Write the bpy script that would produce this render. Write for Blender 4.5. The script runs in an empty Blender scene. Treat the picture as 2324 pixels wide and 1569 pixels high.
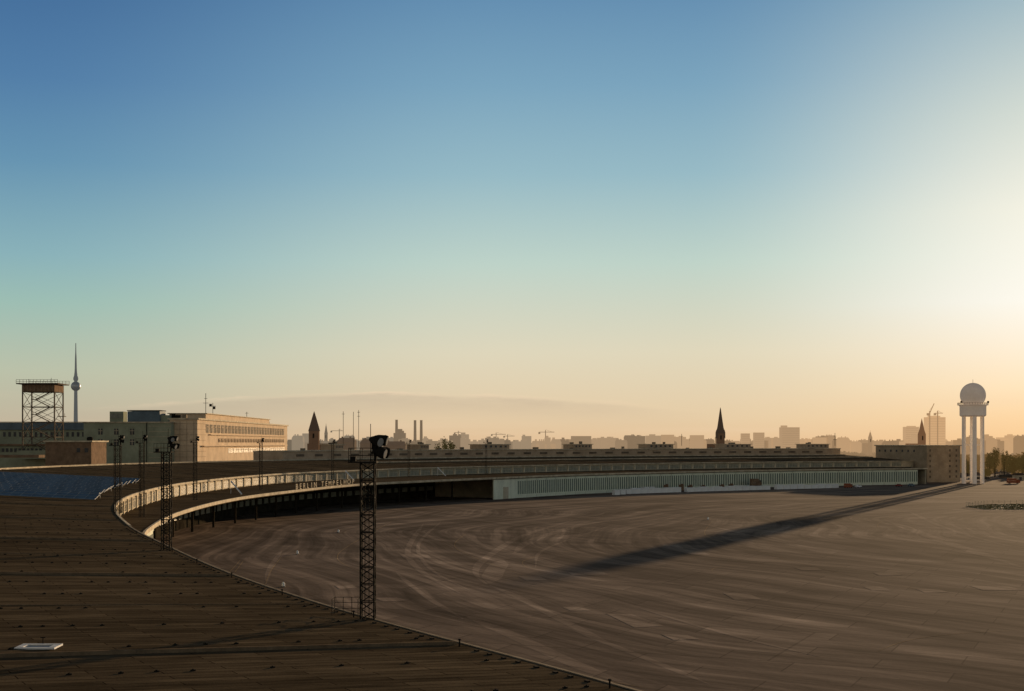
import bpy, math, random
from mathutils import Vector, Matrix
random.seed(7)
S=bpy.context.scene; COL=S.collection
F=3156.0; HY=1005.0; CX=1162.0; CZ=28.6
SUN_AZ=24.9; SUN_EL=5.35
# ---------- camera ----------
cam=bpy.data.cameras.new('camera'); co=bpy.data.objects.new('camera',cam); COL.objects.link(co)
co.location=(0,0,CZ); co.rotation_euler=(math.pi/2,0,0)
cam.sensor_width=36; cam.lens=F/2324*36; cam.shift_y=(HY-784.5)/2324; cam.clip_start=0.5; cam.clip_end=200000
S.camera=co
S.view_settings.view_transform='Standard'; S.view_settings.look='None'; S.view_settings.exposure=0; S.view_settings.gamma=1
# ---------- colour helpers ----------
def lin(c):
    return tuple(((v/255)/12.92 if v/255<=0.04045 else ((v/255+0.055)/1.055)**2.4) for v in c[:3])
class NT:
    def __init__(s,tree): s.t=tree; s.n=tree.nodes; s.l=tree.links
    def new(s,ty,**k):
        n=s.n.new(ty)
        for a,b in k.items(): setattr(n,a,b)
        return n
    def lk(s,a,b): s.l.new(a,b)
    def put(s,inp,v):
        if isinstance(v,bpy.types.NodeSocket): s.l.new(v,inp)
        else: inp.default_value=v
    def m(s,op,a,b=None,c=None,clamp=False):
        n=s.new('ShaderNodeMath',operation=op); n.use_clamp=clamp
        s.put(n.inputs[0],a)
        if b is not None: s.put(n.inputs[1],b)
        if c is not None: s.put(n.inputs[2],c)
        return n.outputs[0]
    def mr(s,v,a,b,c=0.0,d=1.0,smooth=False):
        n=s.new('ShaderNodeMapRange')
        if smooth: n.interpolation_type='SMOOTHSTEP'
        s.put(n.inputs[0],v)
        for i,x in enumerate((a,b,c,d)): s.put(n.inputs[i+1],x)
        return n.outputs[0]
    def mix(s,f,a,b,blend='MIX'):
        n=s.new('ShaderNodeMix',data_type='RGBA',blend_type=blend)
        s.put(n.inputs[0],f)
        for i,x in ((6,a),(7,b)):
            if isinstance(x,tuple): n.inputs[i].default_value=(x[0],x[1],x[2],1)
            else: s.l.new(x,n.inputs[i])
        return n.outputs[2]
    def ramp(s,v,pts):
        n=s.new('ShaderNodeValToRGB'); s.put(n.inputs[0],v); e=n.color_ramp.elements
        while len(e)>1: e.remove(e[-1])
        e[0].position=pts[0][0]; e[0].color=(*pts[0][1],1)
        for p,c in pts[1:]:
            q=e.new(p); q.color=(*c,1)
        return n.outputs[0]
    def noise(s,vec,scale,detail=4,rough=.55,dist=0):
        n=s.new('ShaderNodeTexNoise'); n.inputs['Scale'].default_value=scale; n.inputs['Detail'].default_value=detail
        n.inputs['Roughness'].default_value=rough; n.inputs['Distortion'].default_value=dist
        if vec is not None: s.l.new(vec,n.inputs['Vector'])
        return n.outputs['Fac']
    def xyz(s,x,y,z):
        n=s.new('ShaderNodeCombineXYZ'); s.put(n.inputs[0],x); s.put(n.inputs[1],y); s.put(n.inputs[2],z); return n.outputs[0]
# ---------- world ----------
W=bpy.data.worlds.new('World'); S.world=W; W.use_nodes=True
t=NT(W.node_tree); t.n.clear()
out=t.new('ShaderNodeOutputWorld')
tc=t.new('ShaderNodeTexCoord'); sp=t.new('ShaderNodeSeparateXYZ')
nv=t.new('ShaderNodeVectorMath',operation='NORMALIZE'); t.lk(tc.outputs['Generated'],nv.inputs[0]); t.lk(nv.outputs[0],sp.inputs[0])
el=t.m('MULTIPLY',t.m('ARCSINE',sp.outputs[2]),57.2958)
az=t.m('MULTIPLY',t.m('ARCTAN2',sp.outputs[0],sp.outputs[1]),57.2958)
dz=t.m('ABSOLUTE',t.m('SUBTRACT',az,SUN_AZ)); dz=t.m('MINIMUM',dz,t.m('SUBTRACT',360.0,dz))
ev=t.m('DIVIDE',t.m('MAXIMUM',el,0.0),40.0,clamp=True)
def R(pts): return t.ramp(ev,[(a/40,lin(c)) for a,c in pts])
rL=R([(0,(200,178,150)),(1,(193,182,158)),(2.8,(187,193,170)),(5.5,(157,190,180)),(7.3,(138,178,186)),(10.9,(102,148,178)),(14,(82,126,168)),(17.7,(66,108,154)),(30,(60,78,98)),(40,(56,62,70))])
rM=R([(0,(226,192,152)),(1,(227,203,167)),(3.7,(222,214,188)),(7.3,(190,211,201)),(10.9,(150,186,198)),(14.4,(122,164,190)),(17.7,(100,143,178)),(30,(80,98,116)),(40,(60,64,72))])
rR=R([(0,(240,198,148)),(1,(246,211,165)),(2.2,(252,228,192)),(5.5,(255,252,243)),(9,(248,245,230)),(12.6,(216,223,213)),(17.7,(150,181,194)),(30,(104,116,128)),(40,(70,72,76))])
c=t.mix(t.mr(dz,45,25,0,1,True),rL,rM); c=t.mix(t.mr(dz,18,1,0,1,True),c,rR)
c=t.mix(t.mr(dz,60,120,0,.9,True),c,t.ramp(ev,[(0,lin((200,186,162))),(.25,lin((194,186,168))),(.6,lin((120,124,124))),(1,lin((58,64,72)))]))  # unseen sky behind the camera, tinted warm to shape the fill light
# thin cloud bank low over the horizon
n0=t.noise(t.xyz(t.m('MULTIPLY',az,.30),t.m('MULTIPLY',el,1.8),0.0),1.0,7,.66)
wob=t.m('MULTIPLY',t.m('SUBTRACT',n0,.5),.8)
fc=t.new('ShaderNodeFloatCurve'); cv=fc.mapping.curves[0]
pts=[(300,922),(480,908),(650,898),(850,893),(1050,897),(1250,904),(1400,916),(1560,930),(1750,946)]
def azel(px,py):
    a=math.degrees(math.atan((px-CX)/F)); e=math.degrees(math.atan((HY-py)/F*math.cos(math.radians(a)))); return a,e
P=[((a+25)/50,e/4) for a,e in (azel(*p) for p in pts)]
cv.points[0].location=(0,.3); cv.points[1].location=(1,.15)
for p in P: cv.points.new(*p)
fc.mapping.update(); t.lk(t.m('DIVIDE',t.m('ADD',az,25.0),50.0,clamp=True),fc.inputs['Value'])
edge=t.m('SUBTRACT',t.m('ADD',t.m('MULTIPLY',fc.outputs[0],4.0),t.m('MULTIPLY',wob,.7)),el)
inside=t.m('MULTIPLY',t.mr(edge,-.04,.14,0,1,True),t.mr(edge,.2,1.2,1,0.1,True))
inside=t.m('MULTIPLY',inside,t.mr(n0,.3,.62,.5,1.1))
side=t.m('MULTIPLY',t.mr(az,-21,-9,0,1,True),t.mr(az,9,0,0,1,True))
c=t.mix(t.m('MULTIPLY',t.m('MULTIPLY',inside,side),.34),c,lin((180,162,144)))
rim=t.m('MULTIPLY',t.mr(edge,-.08,.02,0,1,True),t.mr(edge,.02,.16,1,0,True))
rim=t.m('MULTIPLY',rim,t.mr(n0,.44,.60,.1,1))
c=t.mix(t.m('MULTIPLY',t.m('MULTIPLY',rim,side),.5),c,lin((240,214,182)))
st=t.noise(t.xyz(t.m('MULTIPLY',az,.09),t.m('MULTIPLY',el,1.6),3.3),1.0,5,.6)
c=t.mix(t.m('MULTIPLY',t.mr(st,.52,.75,0,1,True),t.mr(el,3.5,.5,0,.22,True)),c,lin((236,208,176)))
bg=t.new('ShaderNodeBackground'); t.lk(c,bg.inputs[0]); bg.inputs[1].default_value=.98
ns=t.new('ShaderNodeTexSky',sky_type='NISHITA'); ns.sun_disc=False; ns.sun_elevation=math.radians(SUN_EL); ns.sun_rotation=math.radians(SUN_AZ)
b2=t.new('ShaderNodeBackground'); t.lk(ns.outputs[0],b2.inputs[0]); b2.inputs[1].default_value=.0015
ad=t.new('ShaderNodeAddShader'); t.lk(bg.outputs[0],ad.inputs[0]); t.lk(b2.outputs[0],ad.inputs[1]); t.lk(ad.outputs[0],out.inputs[0])
# ---------- sun ----------
sl=bpy.data.lights.new('sun','SUN'); sl.energy=5; sl.angle=math.radians(.5); sl.color=(1,.68,.38)
so=bpy.data.objects.new('sun',sl); COL.objects.link(so)
a=math.radians(SUN_AZ); e=math.radians(SUN_EL); sd=Vector((math.sin(a)*math.cos(e),math.cos(a)*math.cos(e),math.sin(e)))
so.rotation_euler=sd.to_track_quat('Z','Y').to_euler(); so.location=(200,300,200)
# ---------- materials ----------
def mat(name,col,rough=.8,ns=.5,na=.25,emit=None,es=1.0,metal=0,spec=.1,stretch=(1,1,1)):
    m=bpy.data.materials.new(name); m.use_nodes=True; t=NT(m.node_tree); b=t.n['Principled BSDF']
    tc=t.new('ShaderNodeTexCoord'); mp=t.new('ShaderNodeMapping'); mp.inputs['Scale'].default_value=stretch
    t.lk(tc.outputs['Object'],mp.inputs[0])
    f=t.noise(mp.outputs[0],ns,6,.6); f=t.mr(f,.3,.7,1-na,1+na)
    f=t.m('MULTIPLY',f,t.mr(t.noise(mp.outputs[0],ns*7,4,.6),.3,.7,1-na*.4,1+na*.4))
    vm=t.new('ShaderNodeVectorMath',operation='SCALE'); vm.inputs[0].default_value=col; t.lk(f,vm.inputs['Scale'])
    t.lk(vm.outputs[0],b.inputs['Base Color']); b.inputs['Roughness'].default_value=rough; b.inputs['Metallic'].default_value=metal
    b.inputs['Specular IOR Level'].default_value=spec
    if emit: b.inputs['Emission Color'].default_value=(*lin(emit),1); b.inputs['Emission Strength'].default_value=es
    return m
def roof_mat():
    m=bpy.data.materials.new('roof_felt'); m.use_nodes=True; t=NT(m.node_tree); b=t.n['Principled BSDF']
    uv=t.new('ShaderNodeUVMap'); s=t.new('ShaderNodeSeparateXYZ'); t.lk(uv.outputs[0],s.inputs[0])
    u,v=s.outputs[0],s.outputs[1]
    br=t.new('ShaderNodeTexBrick'); t.lk(t.xyz(v,u,0.0),br.inputs['Vector'])
    br.inputs['Scale'].default_value=1; br.inputs['Brick Width'].default_value=7.3; br.inputs['Row Height'].default_value=1.0
    br.inputs['Mortar Size'].default_value=.04; br.inputs['Color1'].default_value=(.088,.066,.041,1); br.inputs['Color2'].default_value=(.142,.108,.068,1); br.inputs['Mortar'].default_value=(.032,.024,.016,1); br.inputs['Bias'].default_value=-.1
    n1=t.noise(t.xyz(t.m('MULTIPLY',u,.08),t.m('MULTIPLY',v,.02),0.0),1.0,6,.65)
    n2=t.noise(t.xyz(t.m('MULTIPLY',u,1.6),t.m('MULTIPLY',v,.2),2.0),1.0,5,.7)
    n3=t.noise(t.xyz(u,v,0.0),6.0,4,.7)
    n4=t.noise(t.xyz(t.m('MULTIPLY',u,.3),t.m('MULTIPLY',v,.12),7.0),1.0,5,.65)
    f=t.m('MULTIPLY',t.mr(n1,.3,.7,.6,1.4),t.m('MULTIPLY',t.mr(n2,.3,.7,.62,1.42),t.mr(n3,.3,.7,.82,1.18)))
    f=t.m('MULTIPLY',f,t.mr(n4,.35,.65,.82,1.2))
    c=t.mix(1.0,br.outputs['Color'],t.xyz(f,f,f),'MULTIPLY')
    t.lk(c,b.inputs['Base Color']); b.inputs['Roughness'].default_value=1; b.inputs['Specular IOR Level'].default_value=0
    bp=t.new('ShaderNodeBump'); bp.inputs['Strength'].default_value=.4; bp.inputs['Distance'].default_value=.03
    t.lk(t.m('ADD',t.m('MULTIPLY',br.outputs['Fac'],-.5),n3),bp.inputs['Height']); t.lk(bp.outputs[0],b.inputs['Normal'])
    return m
def ground_mat(name='apron_concrete',mul=1.0,tint=(1,1,1)):
    m=bpy.data.materials.new(name); m.use_nodes=True; t=NT(m.node_tree); b=t.n['Principled BSDF']
    g=t.new('ShaderNodeNewGeometry'); s=t.new('ShaderNodeSeparateXYZ'); t.lk(g.outputs['Position'],s.inputs[0]); x,y=s.outputs[0],s.outputs[1]
    pos=t.xyz(x,y,0.0)
    big=t.noise(pos,.006,5,.6,.6); med=t.noise(pos,.05,6,.65); fine=t.noise(pos,1.2,5,.7)
    warpx=t.m('MULTIPLY',t.m('SUBTRACT',t.noise(pos,.004,2),.5),120.0)
    warpy=t.m('MULTIPLY',t.m('SUBTRACT',t.noise(pos,.007,2),.5),50.0)
    dx=t.m('SUBTRACT',t.m('ADD',x,warpx),330.0); dy=t.m('SUBTRACT',t.m('ADD',y,warpy),430.0)
    r=t.m('SQRT',t.m('ADD',t.m('MULTIPLY',dx,dx),t.m('MULTIPLY',dy,dy))); th=t.m('ARCTAN2',dy,t.m('MULTIPLY',dx,-1.0))
    s1=t.noise(t.xyz(t.m('MULTIPLY',r,.06),t.m('MULTIPLY',th,1.5),0.0),1.0,5,.62,.3)
    s2=t.noise(t.xyz(t.m('MULTIPLY',r,.5),t.m('MULTIPLY',th,3.5),5.0),1.0,4,.65,.2)
    s4=t.noise(t.xyz(t.m('MULTIPLY',r,.16),t.m('MULTIPLY',th,2.2),15.0),1.0,3,.55,.4)
    s3=t.noise(t.xyz(t.m('ADD',t.m('MULTIPLY',x,.14),t.m('MULTIPLY',y,.06)),t.m('MULTIPLY',y,.004),9.0),1.0,5,.65,.9)
    def slabs(w,h,ms,a,b2,mo):
        br=t.new('ShaderNodeTexBrick'); mp=t.new('ShaderNodeMapping'); mp.inputs['Rotation'].default_value=(0,0,math.radians(24)); t.lk(pos,mp.inputs[0]); t.lk(mp.outputs[0],br.inputs['Vector'])
        br.inputs['Scale'].default_value=1; br.inputs['Brick Width'].default_value=w; br.inputs['Row Height'].default_value=h; br.inputs['Mortar Size'].default_value=ms; br.inputs['Mortar Smooth'].default_value=.2; br.offset=.5
        for k,v in (('Color1',a),('Color2',b2),('Mortar',mo)): br.inputs[k].default_value=(v,v,v,1)
        return br.outputs['Color']
    f=t.mr(big,.3,.7,.80,1.2)
    for q,lo,hi in ((med,.86,1.15),(fine,.90,1.10),(s1,.70,1.38),(s2,.80,1.24),(s3,.78,1.28)): f=t.m('MULTIPLY',f,t.mr(q,.34,.66,lo,hi))
    f=t.m('MULTIPLY',f,t.mr(s4,.53,.60,1.0,1.42,True)); f=t.m('MULTIPLY',f,t.mr(s4,.45,.39,1.0,.76,True))
    f=t.m('MULTIPLY',f,mul)
    c=t.mix(1.0,t.xyz(t.m('MULTIPLY',f,.178*tint[0]),t.m('MULTIPLY',f,.134*tint[1]),t.m('MULTIPLY',f,.101*tint[2])),slabs(20,7.5,.12,.84,1.20,.62),'MULTIPLY')
    c=t.mix(1.0,c,slabs(87,30,.2,.93,1.08,.72),'MULTIPLY')
    t.lk(c,b.inputs['Base Color']); b.inputs['Roughness'].default_value=1; b.inputs['Specular IOR Level'].default_value=.004
    return m
M={}
M['roof']=roof_mat(); M['ground']=ground_mat()
M['patch']=ground_mat('light_concrete',1.55); M['streak']=ground_mat('worn_concrete',1.38); M['line']=ground_mat('worn_yellow_paint',1.7,(1.05,.98,.75))
M['edge']=mat('weathered_concrete',(.52,.44,.31),.85,.3,.35)
M['capping']=mat('dark_edge_capping',(.26,.21,.15),.9,.6,.35,spec=.02)
M['wall']=mat('pale_render',(.50,.43,.31),.85,.15,.25)
M['pier']=mat('limestone_pier',(.60,.51,.36),.85,.4,.2)
M['glass']=mat('dusty_glass',(.24,.24,.19),.5,.4,.35,spec=.2)
M['dark']=mat('painted_recess_shade',(.034,.029,.021),.95,.2,.6,spec=.0)  # near-black colour stands in for the shade in recesses and openings
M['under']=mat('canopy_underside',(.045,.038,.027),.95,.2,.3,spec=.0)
M['green']=mat('pale_green_steel',(.76,.78,.62),.85,.25,.15,stretch=(1,1,.3),spec=.03)
M['greeng']=mat('door_glazing',(.15,.19,.15),.6,.5,.35,spec=.06)
M['ridge']=mat('ridge_capping',(.17,.125,.08),.95,.8,.3,spec=.0)
M['lattice']=mat('weathered_lattice_steel',(.13,.105,.08),.9,.8,.3,spec=.03)
M['steel']=mat('dark_painted_steel',(.020,.018,.015),.9,3,.3,spec=.03)
M['lens']=mat('lamp_glass',(.35,.35,.33),.2,2,.1,spec=.8)
M['white']=mat('white_paint',(.82,.82,.80),.7,.3,.08)
M['tan']=mat('tan_stone',(.64,.50,.35),.85,.12,.18,spec=.02)
M['tandark']=mat('tan_stone_joint',(.28,.21,.145),.9,.12,.25,spec=.02)
M['rear']=mat('rear_brown_render',(.32,.26,.19),.9,.12,.3,emit=(150,120,90),es=.06,spec=.0)  # faint warm glow put into the render itself, no lamp
M['endb']=mat('dark_tan_render',(.40,.31,.21),.9,.12,.25,spec=.02)
M['greyg']=mat('grey_green_render',(.30,.32,.23),.9,.1,.22,spec=.02)
M['bluebox']=mat('blue_grey_cladding',(.13,.17,.20),.7,.2,.2)
M['win']=mat('window_glass',(.05,.05,.05),.4,.3,.3,spec=.3)
M['winend']=mat('brown_window_glass',(.15,.115,.08),.7,.3,.3,spec=.1)
M['wing']=mat('glass_with_painted_sky',(.32,.28,.22),.9,.3,.35,spec=.02)  # pale tone stands in for the warm sky reflected in the office panes
M['brown']=mat('brown_brick',(.21,.14,.09),.9,.4,.3,spec=.02)
M['rust']=mat('brown_roofing',(.11,.085,.06),.9,.3,.3,spec=.0)
M['solar']=mat('solar_cells',(.085,.145,.205),.5,.35,.4,spec=.22)
M['solarf']=mat('aluminium_frame',(.30,.34,.38),.6,1,.1,metal=.1)
M['slate']=mat('dark_slate',(.04,.033,.028),.85,.3,.3,emit=(105,84,66),es=.22,spec=.0)  # slight distance haze put into the slate as emission
M['brickc']=mat('dark_church_brick',(.08,.055,.038),.9,.3,.3,emit=(120,90,66),es=.22,spec=.0)  # slight distance haze put into the brick as emission
M['orange']=mat('orange_paint',(.30,.09,.04),.6,1,.15)
M['red']=mat('red_paint',(.22,.05,.04),.6,1,.15)
M['tyre']=mat('black_rubber',(.02,.02,.02),.8,2,.2)
M['bark']=mat('bark',(.07,.055,.04),.9,2,.3)
M['leaf']=mat('foliage',(.065,.070,.026),.9,.15,.45,emit=(150,118,66),es=.16,spec=.0)  # sunlit haze over the trees put into the leaves as emission
M['leafn']=mat('dark_foliage',(.05,.06,.022),.9,.15,.45,emit=(120,105,60),es=.12,spec=.0)  # weak emission stands in for haze over these treetops
M['woodl']=mat('haze_glow_wood',(.075,.073,.035),.9,.02,.4,emit=(184,140,88),es=.30,spec=.0)  # warm haze over the wood is painted in by emission
M['grass']=mat('dry_grass',(.20,.17,.07),.9,.5,.4,spec=.0)
M['cityd']=mat('grey_city_wall',(.13,.11,.09),.9,.05,.3,emit=(150,122,96),es=.22,spec=.0)  # emission fades these walls into the skyline haze
def hazecol(px):  # painted haze tint across the view, warmer toward the sun
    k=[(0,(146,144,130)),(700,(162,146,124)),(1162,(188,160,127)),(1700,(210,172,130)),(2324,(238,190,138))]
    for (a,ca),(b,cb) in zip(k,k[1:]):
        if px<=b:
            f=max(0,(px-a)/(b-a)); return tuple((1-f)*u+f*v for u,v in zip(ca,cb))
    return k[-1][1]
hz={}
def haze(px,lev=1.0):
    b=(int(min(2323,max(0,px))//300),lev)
    if b not in hz: hz[b]=mat('haze_glow_wall',(.12,.10,.08),.9,.02,.25,emit=hazecol(b[0]*300+150),es=lev*.76,spec=.0)  # aerial haze put into the wall material as constant emission
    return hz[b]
# ---------- mesh builder ----------
class MB:
    def __init__(s): s.v=[]; s.f=[]; s.uv=None
    def add(s,vs,fs):
        o=len(s.v); s.v+= [tuple(v) for v in vs]; s.f+=[tuple(i+o for i in f) for f in fs]; return s
    def box(s,c,d,rz=0):
        cx,cy,cz=c; x,y,z=d[0]/2,d[1]/2,d[2]/2; ca,sa=math.cos(rz),math.sin(rz)
        vs=[(cx+a*x*ca-b*y*sa,cy+a*x*sa+b*y*ca,cz+k*z) for k in(-1,1) for a,b in((-1,-1),(1,-1),(1,1),(-1,1))]
        return s.add(vs,[(0,3,2,1),(4,5,6,7),(0,1,5,4),(1,2,6,5),(2,3,7,6),(3,0,4,7)])
    def prism(s,poly,z0,z1,top=None):
        n=len(poly); t=top or poly
        vs=[(p[0],p[1],z0) for p in poly]+[(p[0],p[1],z1) for p in t]
        return s.add(vs,[tuple(range(n-1,-1,-1)),tuple(range(n,2*n))]+[(i,(i+1)%n,n+(i+1)%n,n+i) for i in range(n)])
    def bar(s,p,q,w,h=None):
        p=Vector(p);q=Vector(q);d=(q-p)
        if d.length<1e-6: return s
        d.normalize(); u=d.cross(Vector((0,0,1)))
        if u.length<1e-3: u=Vector((1,0,0))
        u.normalize(); v=u.cross(d); h=h or w; u*=w/2; v*=h/2
        vs=[p-u-v,p+u-v,p+u+v,p-u+v,q-u-v,q+u-v,q+u+v,q-u+v]
        return s.add(vs,[(0,3,2,1),(4,5,6,7),(0,1,5,4),(1,2,6,5),(2,3,7,6),(3,0,4,7)])
    def cyl(s,p,q,r0,r1=None,n=12):
        r1=r0 if r1 is None else r1
        p=Vector(p);q=Vector(q);d=(q-p).normalized(); u=d.cross(Vector((0,0,1)))
        if u.length<1e-3: u=Vector((1,0,0))
        u.normalize(); v=d.cross(u)
        vs=[p+(u*math.cos(a)+v*math.sin(a))*r0 for a in (2*math.pi*i/n for i in range(n))]+[q+(u*math.cos(a)+v*math.sin(a))*r1 for a in (2*math.pi*i/n for i in range(n))]
        return s.add(vs,[tuple(range(n-1,-1,-1)),tuple(range(n,2*n))]+[(i,(i+1)%n,n+(i+1)%n,n+i) for i in range(n)])
    def lathe(s,c,prof,n=24):
        vs=[];fs=[]
        for r,z in prof:
            for i in range(n):
                a=2*math.pi*i/n; vs.append((c[0]+r*math.cos(a),c[1]+r*math.sin(a),c[2]+z))
        for j in range(len(prof)-1):
            for i in range(n):
                k=(i+1)%n; fs.append((j*n+i,j*n+k,(j+1)*n+k,(j+1)*n+i))
        fs.append(tuple(range(n-1,-1,-1))); fs.append(tuple((len(prof)-1)*n+i for i in range(n)))
        return s.add(vs,fs)
def wloc(o):
    v=Vector((0,0,0))
    while o is not None: v+=o.location; o=o.parent
    return v
def part(name,mb,m,parent=None,smooth=False,local=False,kind=None,label=None):
    me=bpy.data.meshes.new(name); off=Vector((0,0,0)) if local else wloc(parent)
    me.from_pydata([(v[0]-off.x,v[1]-off.y,v[2]-off.z) for v in mb.v],[],mb.f)
    if mb.uv:
        l=me.uv_layers.new(name='UVMap')
        for lp in me.loops: l.data[lp.index].uv=mb.uv[lp.vertex_index]
    me.materials.append(m)
    if smooth:
        me.shade_smooth()
        try: me.set_sharp_from_angle(angle=math.radians(40))
        except Exception: pass
    me.update()
    o=bpy.data.objects.new(name,me); COL.objects.link(o)
    if parent: o.parent=parent
    if kind: o['kind']=kind
    if label: o['label']=label
    return o
def tag(o,label,cat,group=None):
    o['label']=label;o['category']=cat
    if group:o['group']=group
    return o
def thing(name,loc,label,cat,group=None):
    o=bpy.data.objects.new(name,None); COL.objects.link(o); o.location=loc; return tag(o,label,cat,group)
def inst(src,parent,loc,rz):
    o=src.copy(); COL.objects.link(o); o.parent=parent; o.location=Vector(loc)-wloc(parent); o.rotation_euler=(0,0,rz); return o
def G(px,py,z=0.0):
    d=(CZ-z)*F/(py-HY); return ((px-CX)/F*d,d)
def X(px,d): return (px-CX)/F*d
def Z(py,d): return CZ+(HY-py)*d/F
# ---------- curves ----------
def cr(pts,step):
    P=[Vector(p) for p in pts]; P=[P[0]*2-P[1]]+P+[P[-1]*2-P[-2]]; o=[]
    for i in range(1,len(P)-2):
        for k in range(20):
            u=k/20; a,b,c,d=P[i-1:i+3]
            o.append(.5*((2*b)+(c-a)*u+(2*a-5*b+4*c-d)*u*u+(3*b-a-3*c+d)*u**3))
    o.append(P[-2])
    def res(o,step):
        r=[o[0]]; acc=0
        for p,q in zip(o,o[1:]):
            L=(q-p).length
            while acc+L>=step:
                f=(step-acc)/L; p=p.lerp(q,f); r.append(p.copy()); L=(q-p).length; acc=0
            acc+=L
        return r
    r=res(o,step)
    for _ in range(30):
        r=[r[0]]+[(r[i-1]+r[i]*2+r[i+1])/4 for i in range(1,len(r)-1)]+[r[-1]]
    return res(r,step)
U=cr([(90,-60),(52,0),(22,45),(6.7,73.3),(-2.9,90.3),(-10.5,102.8),(-28.2,138.7),(-43.6,176),(-60,217.6),(-81.7,285),(-96.5,353),(-106.5,435),(-107,500),(-103,560),(-90,622),(-51,718),(0,792),(60,862),(123,915),(205,966),(295,1012)],3.0)
L=cr([(-52,205),(-69,258),(-76,292),(-84,347),(-88,421),(-84,485),(-67,585),(-42,640),(-11,694),(14,737),(45,782),(90,830),(150,882),(220,925),(290,961)],3.0)
def frames(C):
    r=[]
    for i in range(len(C)):
        T=(C[min(i+1,len(C)-1)]-C[max(i-1,0)]).normalized(); r.append((C[i],T,Vector((T.y,-T.x))))
    return r
FU=frames(U); FL=frames(L)
def at(Fr,s,off=0,step=3.0):
    i=max(0,min(len(Fr)-2,int(s/step))); f=s/step-i; p=Fr[i][0].lerp(Fr[i+1][0],f); T=Fr[i][1].lerp(Fr[i+1][1],f).normalized(); n=Vector((T.y,-T.x)); return p+n*off,T,n
def near(C,p):
    return min(range(len(C)),key=lambda i:(C[i]-p).length_squared)
def s_y(Fr,y): return 3.0*min(range(len(Fr)),key=lambda i:abs(Fr[i][0].y-y))
def s_px(Fr,px,off,ymin=300):
    return 3.0*min((i for i in range(len(Fr)) if Fr[i][0].y>ymin),key=lambda i:abs(CX+F*(Fr[i][0].x+Fr[i][2].x*off)/(Fr[i][0].y+Fr[i][2].y*off)-px))
WR=74.0; ZU=15.5; ZB=19.0
def loft(mb,Fr,i0,i1,prof,closed=True,caps=True):
    n=len(prof);b=len(mb.v)
    for i in range(i0,i1+1):
        p,T,nn=Fr[i]
        for off,z in prof: mb.v.append((p.x+nn.x*off,p.y+nn.y*off,z))
    for i in range(i1-i0):
        for k in range(n if closed else n-1):
            q=(k+1)%n; mb.f.append((b+i*n+k,b+i*n+q,b+(i+1)*n+q,b+(i+1)*n+k))
    if closed and caps:
        mb.f.append(tuple(b+k for k in range(n))); mb.f.append(tuple(b+(i1-i0)*n+k for k in range(n-1,-1,-1)))
    return mb
def roofz(x,y):
    i=near(U,Vector((x,y))); p,T,n=FU[i]; d=-(Vector((x,y))-p).dot(n); return ZU+(ZB-ZU)*max(0,min(1,d/WR))
def RF(px,py):
    z=16.5
    for _ in range(12): x,y=G(px,py,z); z=roofz(x,y)
    return Vector((x,y,z))
# ---------- ground ----------
g=MB(); g.add([(-60000,-3000,0),(60000,-3000,0),(60000,90000,0),(-60000,90000,0)],[(0,1,2,3)])
ground=part('ground',g,M['ground'],kind='structure')
zc_=[.004]
def nz(): zc_[0]+=.0008; return zc_[0]
def strip(pts,w,name,m):
    C=cr([G(*p) for p in pts],2.0) if len(pts)>2 else [Vector(G(*p)) for p in pts]
    Fr=frames(C); mb=MB(); n=len(Fr); z=nz()
    for i,(p,T,nn) in enumerate(Fr):
        f=i/max(1,n-1); ww=w*(min(1,.2+4*f,.2+4*(1-f)) if n>2 else 1)
        mb.v+= [(p.x-nn.x*ww/2,p.y-nn.y*ww/2,z),(p.x+nn.x*ww/2,p.y+nn.y*ww/2,z)]
    for i in range(n-1): mb.f.append((2*i+1,2*i,2*i+2,2*i+3))
    return part(name,mb,m,ground)
for pts,w in [([(1385,1180),(1290,1200),(1200,1230),(1165,1258)],3.2),([(1310,1178),(1190,1215),(1105,1265),(1078,1300),(1110,1330)],2.2),
    ([(1140,1272),(1120,1300),(1112,1325)],4.5),([(1110,1328),(1170,1352),(1260,1400),(1420,1480)],1.8),([(1060,1400),(1160,1440),(1330,1520),(1460,1566)],2.6),
    ([(900,1300),(960,1350),(1060,1410)],1.2),([(1300,1430),(1480,1500),(1640,1566)],1.3),([(640,1250),(612,1290),(603,1330)],1.2),
    ([(2010,1180),(2130,1225),(2324,1290)],4.0),([(1350,1180),(1250,1210),(1200,1240)],1.0),
    ([(1400,1188),(1330,1212),(1230,1250),(1215,1290)],1.0),([(960,1190),(925,1250),(960,1300),(1050,1350)],1.6),([(1000,1185),(950,1235),(975,1290),(1075,1345)],1.0),
    ([(2060,1160),(2150,1200),(2324,1250)],2.0),([(1560,1180),(1700,1215),(1900,1255)],1.6),([(1450,1380),(1650,1440),(1900,1500)],1.0)]:
    strip(pts,w,'worn_lane',M['streak'])
for pts in [[(905,1175),(790,1240),(765,1270),(800,1290),(880,1330)],[(1620,1178),(1600,1215),(1680,1240),(1900,1300),(2200,1360)],[(1200,1290),(1180,1275),(1260,1255),(1500,1230)],
    [(640,1262),(612,1300),(600,1335)],[(545,1272),(520,1300)],[(552,1274),(532,1300)],[(1060,1210),(1030,1240),(1100,1275),(1230,1320)],[(2040,1165),(1990,1195),(2080,1215),(2324,1262)],
    [(1990,1480),(2080,1445),(2324,1430)],[(1620,1300),(1600,1290),(1700,1280),(1840,1270)],[(400,1203),(560,1180),(900,1152)],[(1100,1510),(1300,1530),(1500,1569)]]:
    strip(pts,.2,'painted_line',M['line'])
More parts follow.
